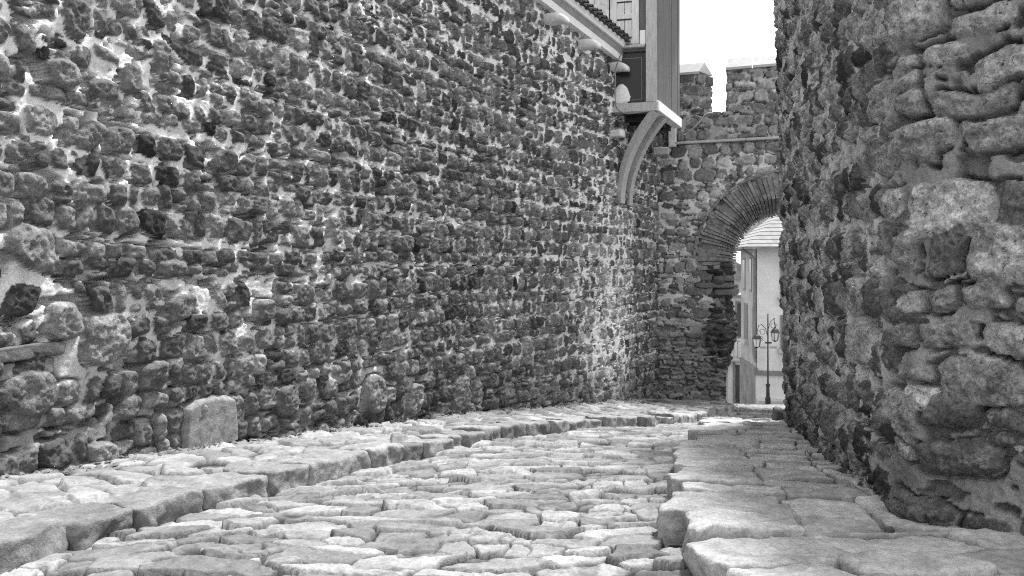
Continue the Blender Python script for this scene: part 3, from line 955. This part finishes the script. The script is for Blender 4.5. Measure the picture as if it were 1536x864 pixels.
# ================================================================== EAVES ON THE LEFT WALL
eaves = thing('tiled_eaves', 'white moulded eaves with dark tile edge capping the left wall', 'eaves', on_left((EAVE_S0 + EAVE_S1) / 2, 0, 4.2))
def sweep(name, prof, s0, s1, mat, parent, n=40):
    bm = bmesh.new(); prev = None
    for i in range(n + 1):
        s = s0 + (s1 - s0) * i / n
        ring = [bm.verts.new(on_left(s, o, float(eave_z(s)) + z)) for (o, z) in prof]
        if prev:
            for j in range(len(prof)): bm.faces.new((prev[j], prev[(j + 1) % len(prof)], ring[(j + 1) % len(prof)], ring[j]))
        else: bm.faces.new(ring[::-1])
        prev = ring
    bm.faces.new(prev)
    return obj(name, bm, mat, parent)
sweep('cornice', [(-.2, -.01), (.13, -.01), (.15, .10), (-.2, .10)], EAVE_S0, EAVE_S1, M['white'], eaves)
sweep('soffit_board', [(-.2, .101), (.14, .101), (.20, .20), (-.2, .20)], EAVE_S0, EAVE_S1 - .004, M['greyband'], eaves)
sweep('fascia', [(-.2, .201), (.24, .201), (.27, .31), (-.2, .31)], EAVE_S0, EAVE_S1 - .008, M['white'], eaves)
bm = bmesh.new()
s = EAVE_S0
while s < EAVE_S1 + .05:
    z = float(eave_z(s)) + .33
    for (dl, up) in ((0, 0), (.085, .035)):
        ring_prev = None
        for (o, dz) in ((.36, -.02), (.0, .10), (-.7, .33)):
            ring = [bm.verts.new(on_left(s + dl + .05 * math.cos(R(t)) , o, z + dz + up + (.05 * math.sin(R(t)) * (1 if up else -1)))) for t in range(0, 181, 30)]
            ring += [bm.verts.new(on_left(s + dl + .035 * math.cos(R(t)), o, z + dz + up + (.035 * math.sin(R(t)) * (1 if up else -1)))) for t in range(180, -1, -30)]
            if ring_prev:
                for j in range(len(ring)): bm.faces.new((ring_prev[j], ring_prev[(j + 1) % len(ring)], ring[(j + 1) % len(ring)], ring[j]))
            else: bm.faces.new(ring)
            ring_prev = ring
    s += .17
obj('roof_tiles', bm, M['tile'], eaves)
sweep('roof_board', [(-.25, .315), (.27, .315), (-.7, .60), (-.75, .56)], EAVE_S0, EAVE_S1 - .02, M['dark_wood'], eaves)
# rounded bracket ends poking out below the cornice
def eave_bracket(px, py, seed, ln=.40):
    s, z = left_path.spot(px, py)
    bm = bmesh.new(); prev = None
    wv = .085
    N = 9
    for i in range(N + 1):
        t = i / N
        o = -.12 + (.12 + ln) * t
        hh = .17 * math.sqrt(max(.22, 1 - max(0, (t - .45) / .62) ** 2.4))
        ring = [on_left(s + a_, o, z - .085 - .03 * t * t + b_ * hh) for (a_, b_) in ((-wv, 0), (wv, 0), (wv, .7), (wv * .6, 1), (-wv * .6, 1), (-wv, .7))]
        ring = [bm.verts.new(q_) for q_ in ring]
        if prev:
            for j in range(6): bm.faces.new((prev[j], prev[(j + 1) % 6], ring[(j + 1) % 6], ring[j]))
        else: bm.faces.new(ring[::-1])
        prev = ring
    bm.faces.new(prev)
    return obj('eaves_bracket', bm, M['pale_corbel'], eaves, True)
eave_bracket(818, 30, 1); eave_bracket(868, 68, 2); eave_bracket(917, 101, 3, .34)

# ================================================================== HOUSE WITH THE OVERHANGING UPPER STOREY
HA = Vector((2.70, 13.80, 0)); HB = Vector((3.52, 15.50, 0)); HL = Vector((-.976, .218, 0)); HN = Vector((-.218, -.976, 0))
HS = (HB - HA).normalized(); HSN = Vector((HS.y, -HS.x, 0))
ZF, ZTOP = 3.0, 6.3
house = thing('timber_house', 'timber upper storey overhanging the wall on curved brackets with pale shutters', 'house', (2.2, 14.8, ZF))
def hp(k, out, z):       # on the end wall: k metres left of the corner post
    p = HA + HL * k + HN * out; return Vector((p.x, p.y, z))
def hs(k, out, z):       # on the street side
    p = HA + HS * k + HSN * out; return Vector((p.x, p.y, z))
LEN = (HB - HA).length
def hbox(name, k0, k1, o0, o1, z0, z1, mat, parent=None, bev=.006, f=hp):
    bm = bmesh.new()
    o = f(k0, o0, z0)
    add_hexa(bm, o, f(k1, o0, z0) - o, f(k0, o1, z0) - o, Vector((0, 0, z1 - z0)), bev)
    return obj(name, bm, mat, parent or house)
# body behind the claddings
bm = bmesh.new()
pa, pb, pc, pd = hp(.03, -.09, 0), hs(LEN - .02, -.05, 0), Vector((1.4, 18.0, 0)), hp(4.2, -.09, 0)
# room is hollow behind the dark window: walls as slabs
add_prism(bm, [(hp(4.2, -.08, 0).x, hp(4.2, -.08, 0).y), (hp(.82, -.08, 0).x, hp(.82, -.08, 0).y), (hp(.82, -.5, 0).x, hp(.82, -.5, 0).y), (pc.x, pc.y), (pd.x, pd.y + 1)], ZF + .02, ZTOP)
obj('wall', bm, M['dark_wood'], house)
hbox('window_header', .1, .82, -.3, -.03, 4.12, ZTOP, M['siding'])
# corner post, sill beam, side beam
hbox('corner_post', .0, .20, -.16, .02, ZF + .14, ZTOP, M['frame_wood'], bev=.01)
hbox('sill_beam', -.02, .86, -.18, .03, ZF - .03, ZF + .138, M['frame_wood'], bev=.008)
hbox('side_beam', .02, LEN, -.14, .04, ZF - .02, ZF + .17, M['white'], f=hs)
hbox('floor', .02, LEN, -1.2, -.16, ZF, ZF + .08, M['dark_wood'], f=hs)
for k in (.35, .75, 1.15, 1.6):
    hbox('joist', k, k + .11, -1.0, -.145, ZF - .11, ZF - .002, M['dark_wood'], f=hs)
# boarded street side
bm = bmesh.new()
k = .0
rg = random.Random(3)
while k < LEN - .02:
    w_ = min(.17, LEN - k)
    add_hexa(bm, hs(k + .001, -.09, ZF + .172), HS * (w_ - .002), HSN * (.085 + rg.uniform(-.004, .006)), Vector((0, 0, ZTOP - ZF - .172)), .004)
    k += w_
obj('board_siding', bm, M['siding'], house)
# dark lower window with a thin frame line
win = hbox('window', .20, .82, -.14, -.10, ZF + .14, 4.11, M['glass'], bev=0)
for (k0, k1, z0, z1) in ((.27, .285, ZF + .22, 4.02), (.285, .80, 3.998, 4.013), (.285, .80, ZF + .21, ZF + .222)):
    hbox('frame', k0, k1, -.10, -.09, z0, z1, M['far_trim'], win, bev=0)
# shutters of the upper window
def shutter(k0, k1, z0, z1, panels):
    sh = hbox('shutter', k0, k1, -.02, .015, z0, z1, M['pale_wood'])
    bmx = bmesh.new()
    w_ = k1 - k0
    fr = .10 * w_ / .42
    def piece(a, b, c, e, o):
        oo = hp(a, .0155, c); add_hexa(bmx, oo, hp(b, .0155, c) - oo, HN * o, Vector((0, 0, e - c)), .003)
    piece(k0, k0 + fr, z0, z1, .022); piece(k1 - fr, k1, z0, z1, .022)
    for z in panels: piece(k0 + fr, k1 - fr, z, z + .09, .020)
    obj('shutter_rails', bmx, M['pale_wood'], sh)
    bmx = bmesh.new()  # solid dark strips that paint in the shadow lines of the panels
    for z in panels:
        oo = hp(k0 + fr, .0158, z - .022); add_hexa(bmx, oo, hp(k1 - fr, .0158, z - .022) - oo, HN * .006, Vector((0, 0, .02)))
    for q in (.5,):
        kk = k0 + w_ * q; oo = hp(kk - .004, .0158, z0); add_hexa(bmx, oo, hp(kk + .004, .0158, z0) - oo, HN * .002, Vector((0, 0, z1 - z0)))
    obj('painted_shadow_strips', bmx, M['dark_wood'], sh)
    return sh
shutter(.33, .865, 4.24, 5.9, (4.25, 4.72, 5.05, 5.55))
shutter(.885, 1.42, 4.24, 5.9, (4.25, 4.93, 5.4))
hbox('window_sill', .22, 1.5, -.05, .06, 4.17, 4.225, M['frame_wood'])
hbox('shutter_jamb', .205, .315, -.05, -.01, 4.23, 4.5, M['white'])
hbox('window_recess', .205, .315, -.16, -.11, 4.5, ZTOP, M['glass'], bev=0)
hbox('wall_boards', 1.44, 4.2, -.07, -.005, 4.0, ZTOP, M['siding'])
# curved brackets
def curved_bracket(k, seed):
    s0 = left_path.s_at_px(929) - .02 + k
    base = on_left(s0, .0, 1.30)
    n_ = left_path.normal(s0); nv = Vector((float(n_[0]), float(n_[1]), 0))
    tv = Vector((-nv.y, nv.x, 0))
    bm = bmesh.new(); prev = None
    reach = .72
    for i in range(17):
        t = i / 16
        ang = t * R(36)
        o = .02 + reach * (1 - math.cos(ang)) / (1 - math.cos(R(36)))
        z = 1.28 + (ZF - .03 - 1.28) * math.sin(ang) / math.sin(R(36))
        do = reach * math.sin(ang) / (1 - math.cos(R(36))); dz = (ZF - 1.28) * math.cos(ang) / math.sin(R(36))
        l = math.hypot(do, dz); po, pz = dz / l, -do / l
        c = base + nv * o; c.z = z
        th, wd = .068, .095
        ring = [bm.verts.new(c + nv * (po * a_) + Vector((0, 0, pz * a_)) + tv * b_) for (a_, b_) in ((-th, -wd), (th, -wd), (th, wd), (-th, wd))]
        if prev:
            for j in range(4): bm.faces.new((prev[j], prev[(j + 1) % 4], ring[(j + 1) % 4], ring[j]))
        else: bm.faces.new(ring[::-1])
        prev = ring
    bm.faces.new(prev)
    bmesh.ops.bevel(bm, geom=[e for e in bm.edges if abs((e.verts[1].co - e.verts[0].co).normalized().z) > .2], offset=.008, segments=1, affect='EDGES')
    return obj('bracket', bm, M['bracket_wood'], house)
curved_bracket(.0, 1); curved_bracket(.55, 2)
# beam end under the far corner
o_ = at(990, 226, 15.6)
hb = bmesh.new(); add_hexa(hb, o_ + Vector((-.12, .1, -.07)), (.30, -.1, 0), (.08, .3, 0), (0, 0, .15), .01)
obj('beam_end', hb, M['corbel_wood'], house)
# roof, above the frame
bm = bmesh.new()
eav = [hp(-.45, .45, ZTOP), hs(LEN + .5, .5, ZTOP), Vector((2.2, 18.6, ZTOP)), hp(4.6, .45, ZTOP)]
rid = [hp(1.3, -1.4, ZTOP + 1.0), hp(2.6, -1.9, ZTOP + 1.0)]
v = [bm.verts.new(p) for p in eav] + [bm.verts.new(p) for p in rid]
for fc in ((0, 1, 4), (1, 2, 5, 4), (2, 3, 5), (3, 0, 4, 5), (3, 2, 1, 0)): bm.faces.new([v[i] for i in fc])
obj('roof', bm, M['tile'], house)

# cloth bundle in the window
bm = bmesh.new()
bmesh.ops.create_uvsphere(bm, u_segments=24, v_segments=16, radius=1)
for vtx in bm.verts:
    c = vtx.co
    n_ = float(fbm3(np.array([c.x * 2.2]), np.array([c.y * 2.2]), np.array([c.z * 2.2]), 5, 3)[0])
    r_ = 1 + .25 * n_
    vtx.co = hp(.655, -.055, ZF + .141 + .17) + HL * (c.x * .14 * r_ * (1.1 - .25 * c.z)) + HN * (c.y * .035) + Vector((0, 0, max(-.168, c.z * .2 * r_)))
cl = obj('cloth', bm, M['cloth'], None, True)
tag(cl, 'white cloth bundle on the sill of the dark window', 'cloth')
# cables
def px_pts(L): return [at(*q) for q in L]
bm = bmesh.new()
pts = catmull([list(at(*q)) for q in ((928, 78, 13.6), (931, 82, 13.6), (927, 92, 13.62), (923, 110, 13.68), (923, 150, 13.68), (927, 164, 13.66), (940, 170, 13.66), (962, 168, 13.66), (985, 165, 13.62))], 6)
add_tube(bm, pts, .012, 6)
tag(obj('cable', bm, M['cable'], None, True), 'grey cable looping down from the eaves and under the dark window', 'cable')
bm = bmesh.new()
pts = catmull([list(p) for p in (at(1022, 196, 15.45), gp(.62, .06, 2.98), gp(.9, .05, 3.2), gp(1.06, .04, 3.40), gp(1.22, .04, 3.42))], 6)
add_tube(bm, pts, .014, 6)
tag(obj('cable', bm, M['corbel_wood'], None, True), 'thin pale cable sagging from the house corner to the gate parapet', 'cable')

# ================================================================== BEYOND THE GATE
def far_quad_box(bm, o, u, v, h): add_hexa(bm, o, u, v, Vector((0, 0, h)))
CA = Vector((10.95, 33.0, 0)); CU = Vector((.985, -.17, 0)); CVV = Vector((.145, .989, 0)); CN = Vector((-.17, -.985, 0)); CL = Vector((-.989, .145, 0))
cg = float(zr(10.95, 33.0))
ZE = 1.02
vh = thing('plastered_house', 'white plastered house with tiled hip roof at the street corner beyond the gate', 'house', (CA.x + 2, CA.y + 2, cg))
bm = bmesh.new()
o = CA.copy(); o.z = cg - .8
add_hexa(bm, o, CU * 5, CVV * 4.3, Vector((0, 0, ZE - o.z)))
obj('wall', bm, M['plaster'], vh)
bm = bmesh.new()
o = CA + CL * .02 + CVV * .15; o.z = cg + 1.45
add_hexa(bm, o, CVV * 4.1, CL * .02, Vector((0, 0, ZE - .05 - o.z)))
obj('side_render', bm, M['grey_plaster'], vh)
def cbox(name, base, uu, nn, a0, a1, o0, o1, z0, z1, mat, parent=vh):
    bm = bmesh.new(); p = base + uu * a0 + nn * o0; p.z = z0
    add_hexa(bm, p, uu * (a1 - a0), nn * (o1 - o0), Vector((0, 0, z1 - z0)))
    return obj(name, bm, mat, parent)
zpl = -4.36
cbox('plinth', CA, CVV, CL, -.1, 4.3, .0, .10, cg - .8, zpl - .12, M['dark_plinth'])
cbox('plinth_moulding', CA, CVV, CL, -.12, 4.3, .0, .16, zpl - .118, zpl, M['far_trim'])
cbox('plinth', CA, CU, CN, -.09, 5, .002, .14, cg - .8, zpl - .3, M['plaster'])
cbox('plinth_moulding', CA, CU, CN, -.16, 5, .002, .24, zpl - .298, zpl - .12, M['far_trim'])
cbox('stone_step', CA, CU, CN, -.05, 1.6, .142, .7, cg - .5, cg + .28, M['corbel_wood'])
def far_window(base, uu, nn, a0, a1, z0, z1, parent=vh, sill=True):
    wn = cbox('window', base, uu, nn, a0, a1, .03, .06, z0, z1, M['far_trim'], parent)
    cbox('pane', base, uu, nn, a0 + .1, a1 - .1, .061, .07, z0 + .1, z1 - .1, M['far_pane'], wn)
    if sill: cbox('sill', base, uu, nn, a0 - .1, a1 + .1, .03, .22, z0 - .16, z0 - .002, M['corbel_wood'], wn)
    return wn
far_window(CA, CVV, CL, 1.1, 1.75, -1.0, .6, sill=False)
far_window(CA, CVV, CL, 2.9, 3.7, -1.0, .6, sill=False)
far_window(CA, CVV, CL, 2.2, 3.3, -3.35, -1.6)
far_window(CA, CVV, CL, .35, .95, -3.9, -1.7, sill=False)
far_window(CA, CVV, CL, 2.4, 3.0, -5.6, -4.8, sill=False)
far_window(CA, CU, CN, .98, 1.9, -1.2, .75)
far_window(CA, CU, CN, .98, 1.9, -3.5, -2.0)
bm = bmesh.new()
pp_ = CA + CL * .12 + CVV * .12
add_tube(bm, [(pp_.x - .55, pp_.y - .1, .92), (pp_.x - .2, pp_.y, .72), (pp_.x, pp_.y, .55), (pp_.x, pp_.y, -3.9), (pp_.x + .03, pp_.y - .1, -4.1)], .06, 8)
obj('downpipe', bm, M['far_trim'], vh)
# hip roof in stepped tile courses
bm = bmesh.new()
ov = .7
c0 = CA - CU * ov - CVV * ov; c1 = CA + CU * (5 + ov) - CVV * ov; c2 = CA + CU * (5 + ov) + CVV * (4.3 + ov); c3 = CA - CU * ov + CVV * (4.3 + ov)
NT = 12; rise = 2.2; run = 2.6
for j in range(NT):
    ins, ins2 = run * j / NT, run * (j + 1) / NT + .03
    zA = ZE - .05 + rise * j / NT; zB = zA + rise / NT
    def ring(i_, z_): return [Vector((p.x, p.y, z_)) for p in (c0 + (CU + CVV) * i_, c1 + (-CU + CVV) * i_, c2 - (CU + CVV) * i_, c3 + (CU - CVV) * i_)]
    lo, mid, hi = ring(ins, zA), ring(ins, zA + .035), ring(ins2, zB + .03)
    vl, vm, vh_ = [[bm.verts.new(p) for p in rr] for rr in (lo, mid, hi)]
    for i in range(4):
        i2 = (i + 1) % 4
        bm.faces.new((vl[i], vl[i2], vm[i2], vm[i])); bm.faces.new((vm[i], vm[i2], vh_[i2], vh_[i]))
    if j == 0: bm.faces.new(vl[::-1])
obj('roof', bm, M['far_roof'], vh)
cbox('gutter', CA - CVV * ov, CU, CN, -ov, 5, .0, .09, ZE - .10, ZE + .01, M['dark_plinth'])
cbox('gutter', CA - CU * ov, CVV, CL, -ov, 4.3, .0, .09, ZE - .10, ZE + .01, M['dark_plinth'])

# second, further house at the left of the arch
DA = Vector((12.6, 40, 0)); DU = Vector((-.97, .24, 0)); DN = Vector((-.24, -.97, 0))
dg = float(zr(12.0, 40.0)) + .1
h2 = thing('balconied_house', 'narrow white house with a dark door and iron balcony further down the street', 'house', (11.5, 41, dg))
cbox('wall', DA, DU, DN, -1.2, 3.5, -4, 0, dg - 1, -1.5, M['plaster'], h2)
cbox('roof', DA, DU, DN, -1.3, 3.6, -4.2, .35, -1.498, -1.35, M['far_trim'], h2)
dr = cbox('door', DA, DU, DN, .12, .48, .0, .04, dg - .1, dg + 1.95, M['far_pane'], h2)
cbox('door_frame', DA, DU, DN, -.12, .10, .0, .06, dg - .1, dg + 2.1, M['far_trim'], h2)
cbox('door_frame', DA, DU, DN, .50, .62, .0, .06, dg - .1, dg + 2.1, M['far_trim'], h2)
bl = cbox('balcony', DA, DU, DN, -.4, 2.2, .0, .7, dg + 2.25, dg + 2.4, M['corbel_wood'], h2)
bm = bmesh.new()
for i in range(14):
    p = DA + DU * (-.35 + i * .19) + DN * .66
    add_tube(bm, [(p.x, p.y, dg + 2.4), (p.x, p.y, dg + 3.3)], .018, 5)
pA, pB = DA + DU * -.37 + DN * .66, DA + DU * 2.17 + DN * .66
add_tube(bm, [(pA.x, pA.y, dg + 3.3), (pB.x, pB.y, dg + 3.3)], .025, 5)
obj('railing', bm, M['far_trim'], bl)
far_window(DA, DU, DN, .1, .75, dg + 3.4, dg + 4.7, h2, False)
far_window(DA, DU, DN, .1, .5, -2.6, -1.7, h2, False)
# third house closing the view
h3 = thing('distant_house', 'distant pale house with grey hipped roof rising behind the balconied house', 'house', (14, 52, -9))
EA = Vector((17.0, 51, 0)); EU = Vector((-1, 0, 0)); EN = Vector((0, -1, 0))
cbox('wall', EA, EU, EN, 0, 6, -5, 0, -10, -.6, M['plaster'], h3)
far_window(EA, EU, EN, 1.4, 2.2, -2.4, -1.0, h3, False)
bm = bmesh.new()
v = [bm.verts.new(p) for p in ((17.4, 50.6, -.6), (10.6, 50.6, -.6), (10.6, 56.4, -.6), (17.4, 56.4, -.6), (15.5, 53.5, 1.0), (12.5, 53.5, 1.0))]
for fc in ((0, 3, 2, 1), (0, 1, 5, 4), (1, 2, 5), (2, 3, 4, 5), (3, 0, 4)): bm.faces.new([v[i] for i in fc])
obj('roof', bm, M['dark_plinth'], h3)
# house standing behind and above the hip roof
h4 = thing('hillside_house', 'grey house showing above the tiled hip roof through the arch', 'house', (19, 50, -8))
FA = Vector((16.4, 48, 0))
cbox('wall', FA, Vector((1, 0, 0)), EN, 0, 7, -5, 0, -10, 3.8, M['grey_plaster'], h4)
cbox('roof', FA, Vector((1, 0, 0)), EN, -.4, 7.4, -5.4, .4, 3.802, 4.1, M['far_roof'], h4)

# street lamp
LX, LY = 10.66, 30.8
lg = float(zr(LX, LY))
lp = thing('street_lamp', 'black iron street lamp with two hanging lanterns on scrolled arms', 'street lamp', (LX, LY, lg))
S_ = 3.78
bm = bmesh.new()
add_tube(bm, [(LX, LY, lg - .1), (LX, LY, lg + .3), (LX, LY, lg + .32), (LX, LY, lg + .75), (LX, LY, lg + .78), (LX, LY, lg + .86), (LX, LY, lg + .88), (LX, LY, lg + S_)], [.11, .11, .08, .065, .09, .09, .036, .024], 10)
obj('post', bm, M['black'], lp)
def lantern(dx, z):
    bm = bmesh.new()
    add_tube(bm, [(LX + dx, LY, z + .12), (LX + dx, LY, z + .05), (LX + dx, LY, z), (LX + dx, LY, z - .14)], [.02, .05, .12, .21], 6)
    ln = obj('lantern', bm, M['black'], lp)
    bm = bmesh.new()
    add_tube(bm, [(LX + dx, LY, z - .142), (LX + dx, LY, z - .46)], [.17, .11], 6)
    obj('lantern_glass', bm, M['lamp_glass'], ln)
    bm = bmesh.new()
    for q in range(6):
        a_ = q * math.pi / 3
        add_tube(bm, [(LX + dx + .175 * math.cos(a_), LY + .175 * math.sin(a_), z - .14), (LX + dx + .115 * math.cos(a_), LY + .115 * math.sin(a_), z - .47)], .012, 4)
    add_tube(bm, [(LX + dx, LY, z - .461), (LX + dx, LY, z - .52)], [.12, .05], 6)
    obj('lantern_bars', bm, M['black'], ln)
    sg = 1 if dx > 0 else -1
    bm = bmesh.new()
    z0 = z - .15
    add_tube(bm, [(LX, LY, z0 + .1), (LX + sg * .1, LY, z0 + .45), (LX + sg * .28, LY, z0 + .62), (LX + dx * .85, LY, z0 + .55), (LX + dx, LY, z + .1)], .015, 6)
    for (cx, cz, r0, tr) in ((.23, .30, .13, 2.2), (.30, .02, .11, 2.0)):
        add_tube(bm, [(LX + sg * (cx + r0 * (1 - .35 * t / 14) * math.cos(t * tr * math.pi / 14)), LY, z0 + cz + r0 * (1 - .35 * t / 14) * math.sin(t * tr * math.pi / 14)) for t in range(15)], .011, 5)
    obj('scroll_arm', bm, M['black'], lp)
lantern(-.46, lg + 2.88); lantern(.30, lg + 3.14)
for (x0, x1) in ((-.34, -.08), (.06, .36)):
    bm = bmesh.new(); add_hexa(bm, (LX + x0, LY - .05, lg + 2.34), (x1 - x0, 0, 0), (0, .03, 0), (0, 0, .09))
    obj('sign_plate', bm, M['greyband'], lp)
bm = bmesh.new(); add_hexa(bm, (LX - .13, LY - .09, lg + 2.55), (.26, 0, 0), (0, .05, 0), (0, 0, .07)); obj('collar', bm, M['black'], lp)

# ================================================================== LOOSE STONES
def rock(px, py, Y, sx, sy, sz, label, seed, tone):
    p = at(px, py, Y)
    z = p.z
    o = rough_block('loose_rock', [(p.x - sx, p.y - sy), (p.x + sx, p.y - sy), (p.x + sx, p.y + sy), (p.x - sx, p.y + sy)], [z - .04] * 4, [z + sz, z + sz * .8, z + sz * .9, z + sz * 1.1], M['kerb'], None, n=9, k=3.5, amp=.035, seed=seed, tone=tone, freq=7)
    return tag(o, label, 'rock')
rock(1338, 800, 3.2, .022, .02, .03, 'small dark loose rock lying by the corner of the right wall', 5, .09)
rock(1130, 640, 8.15, .10, .08, .055, 'rough rubble lump beside the far slabs of the right pavement', 6, .3)
rock(1167, 626, 9.0, .07, .08, .12, 'dark upright rock at the far end of the right wall', 7, .08)

# grit gathered along the feet of the walls and in the road joints
rg = random.Random(17)
PV, PF = [], []
tmpl = np.array([(1, 0, 0), (-1, 0, 0), (0, 1, 0), (0, -1, 0), (0, 0, 1), (0, 0, -1)], float)
tf = [(0, 2, 4), (2, 1, 4), (1, 3, 4), (3, 0, 4), (2, 0, 5), (1, 2, 5), (3, 1, 5), (0, 3, 5)]
def pebble(x, y, z, r):
    o = len(PV)
    a = rg.uniform(0, 6.28)
    for v in tmpl * np.array([r * rg.uniform(.7, 1.4), r * rg.uniform(.7, 1.4), r * rg.uniform(.5, .9)]) + np.array([[rg.uniform(-.3, .3) * r for _ in range(3)] for _ in range(6)]):
        PV.append((x + v[0] * math.cos(a) - v[1] * math.sin(a), y + v[0] * math.sin(a) + v[1] * math.cos(a), z + v[2]))
    PF.extend([tuple(i + o for i in f) for f in tf])
from mathutils.bvhtree import BVHTree
def bvh(o):
    me = o.data
    return BVHTree.FromPolygons([v.co[:] for v in me.vertices], [p.vertices[:] for p in me.polygons])
b_r, b_l = bvh(pv_r), bvh(pv_l)
def drop(b, x, y, r):
    hit = b.ray_cast(Vector((x, y, 3)), Vector((0, 0, -1)))
    if hit[0] is not None: pebble(x, y, hit[0].z + r * .3, r)
for _ in range(900):
    s = rg.uniform(s_v, s_e); x, y = right_path.xy(s); n_ = right_path.normal(s)
    d_ = .03 + abs(rg.gauss(0, .16))
    drop(b_r, float(x + n_[0] * d_), float(y + n_[1] * d_), rg.choice([.004, .006, .008, .012, .02]))
for _ in range(900):
    s = rg.uniform(left_path.s_at_px(-30), left_path.L - 1.5); x, y = left_path.xy(s); n_ = left_path.normal(s)
    d_ = .03 + abs(rg.gauss(0, .10))
    drop(b_l, float(x + n_[0] * d_), float(y + n_[1] * d_), rg.choice([.004, .006, .009, .014, .022]))
gr = mesh_np('grit', PV, PF, M['earth'], smooth=False)
gr['kind'] = 'stuff'
tag(gr, 'loose grit and small pebbles gathered along the foot of both walls', 'grit')
